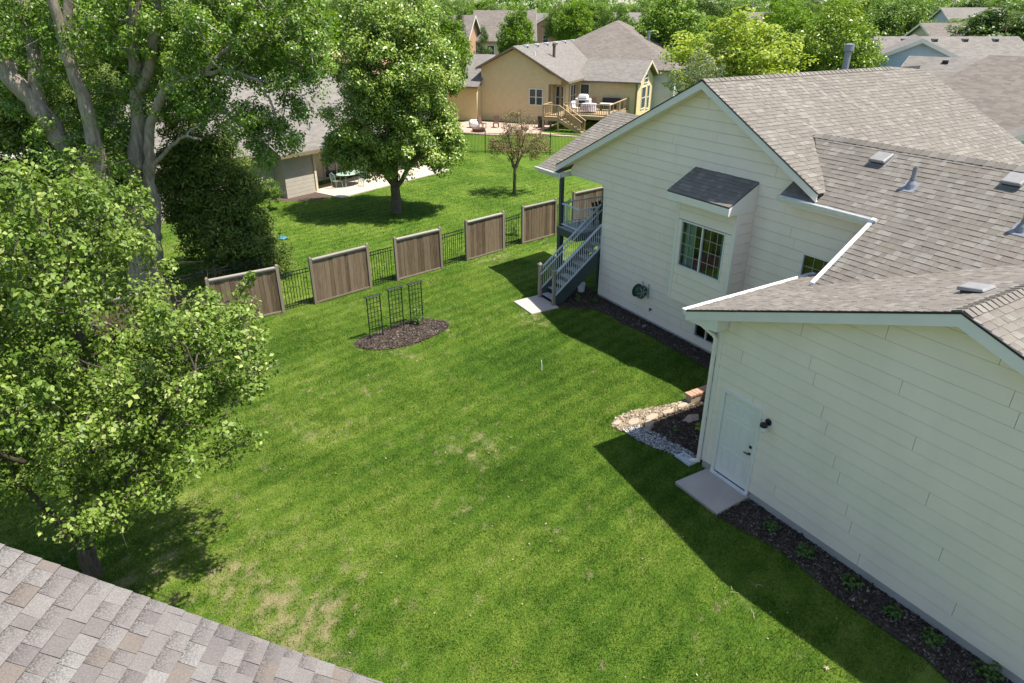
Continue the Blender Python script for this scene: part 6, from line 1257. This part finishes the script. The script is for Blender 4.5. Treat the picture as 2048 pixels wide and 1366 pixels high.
# the far neighbourhood
g = np.random.default_rng(91); cnt = 0; fixed = [(54,96),(48,95),(87,129),(85,135),(84,95),(135,70),(90,48),(85,71),(60,31),(54,31),(46,24),(45,15),(52,63),(62,63),(22,63),(42,70)]
kinds = ['mid', 'bright', 'dark', 'mid', 'bright', 'mid', 'dark']
GLAB = {'mid': 'mid green round tree among the far neighbourhood trees', 'bright': 'light green round tree among the far neighbourhood trees', 'dark': 'dark green round tree among the far neighbourhood trees'}
st_pts = [(40,92),(75,120),(100,165),(125,205),(170,250),(150,245),(185,235),(88,150),(80,140)]
tries = 0
while cnt < 210 and tries < 6000:
    tries += 1
    dep = 95*math.exp(g.random()*1.5); lat = g.uniform(-.80, .80)*dep*.95; x = math.sin(YAW)*dep + math.cos(YAW)*lat; y = math.cos(YAW)*dep - math.sin(YAW)*lat
    if any((x-a)**2+(y-b)**2 < 14**2 for a, b in fixed) or any((x-a)**2+(y-b)**2 < 15**2 for a, b in st_pts): continue
    az_ = lat/dep
    if -.02 < az_ < .075 and dep < 240: continue      # open view along the far street
    if abs(az_+.02) < .05 and dep < 115: continue
    k = kinds[int(g.integers(len(kinds)))]; put(k, x, y, g.uniform(8.2, 11.5) if dep < 180 else g.uniform(9.5, 14), g.uniform(3.2, 5.2) if dep < 180 else g.uniform(4.5, 7), GLAB[k], {'mid': 'mid green far trees', 'bright': 'light green far trees', 'dark': 'dark green far trees'}[k]); cnt += 1
# the wood on the horizon reads as one mass
g = np.random.default_rng(95); K = 1500; dep = g.uniform(440, 900, K); lat = g.uniform(-.85, .85, K)*dep; Cw = np.stack([math.sin(YAW)*dep+math.cos(YAW)*lat, math.cos(YAW)*dep-math.sin(YAW)*lat, g.uniform(3, 20, K)], 1)
p, nn, ix = clump_leaves(g, Cw, g.uniform(4, 8, K), 34, .7, .3); o = mk('distant_wood', np_mesh('distant_wood', *leaves(p, nn, np.full(len(p), 2.6), g, jit=.8), {'rnd': np.repeat(np.clip(g.random(K)[ix]*.7+g.random(len(p))*.3, 0, 1), 4)}), M['leaf_mid']); tag(o, 'hazy band of trees along the horizon', 'wood', kind='stuff')
tag(mk('red_shrub', np_mesh('red_shrub', *leaves(NR.normal(0, .5, (700, 3))*[1.2, 1.2, .7] + [43.3, 79.5, .8], NR.normal(0, 1, (700, 3)) + [0, 0, 1], np.full(700, .22), NR), {'rnd': NR.random(2800)}), M['redflower']), 'small dark red shrub below the dark evergreens', 'shrub')
pc = thing('parked_car', 'grey car parked on the street at the far left edge', 'car', (-7.6, 62.5, .01), R(25)); cm = plain('car_paint', (.22, .24, .27), .25, .3)
body = MB(); body.prism([(-2.2,-.85,.35),(2.2,-.85,.35),(2.25,-.85,.75),(1.2,-.85,.95),(-2.1,-.85,.98)], [(-2.2,.85,.35),(2.2,.85,.35),(2.25,.85,.75),(1.2,.85,.95),(-2.1,.85,.98)]); fixn(mk('body', body, cm, pc, local=True, bevel=.06))
cabn = MB(); cabn.prism([(-1.9,-.75,.97),(1.1,-.75,.96),(.4,-.66,1.45),(-1.5,-.66,1.48)], [(-1.9,.75,.97),(1.1,.75,.96),(.4,.66,1.45),(-1.5,.66,1.48)]); fixn(mk('cabin_glass', cabn, M['pane'], pc, local=True, bevel=.05)); lbox('car_roof', pc, cm, -1.45, .35, -.64, .64, 1.46, 1.50, bevel=.02)
for x in (-1.4, 1.4):
    for y in (-.86, .86): w_ = mk('wheel', MB().lathe([(.2,-.1),(.34,-.1),(.34,.1),(.2,.1)], (x, y, .34), 18, (0, 1, 0)), M['black'], pc, local=True); mk('rim', MB().lathe([(.19,-.11),(.19,.11)], (x, y, .34), 14, (0, 1, 0)), M['flue'], w_, local=True)
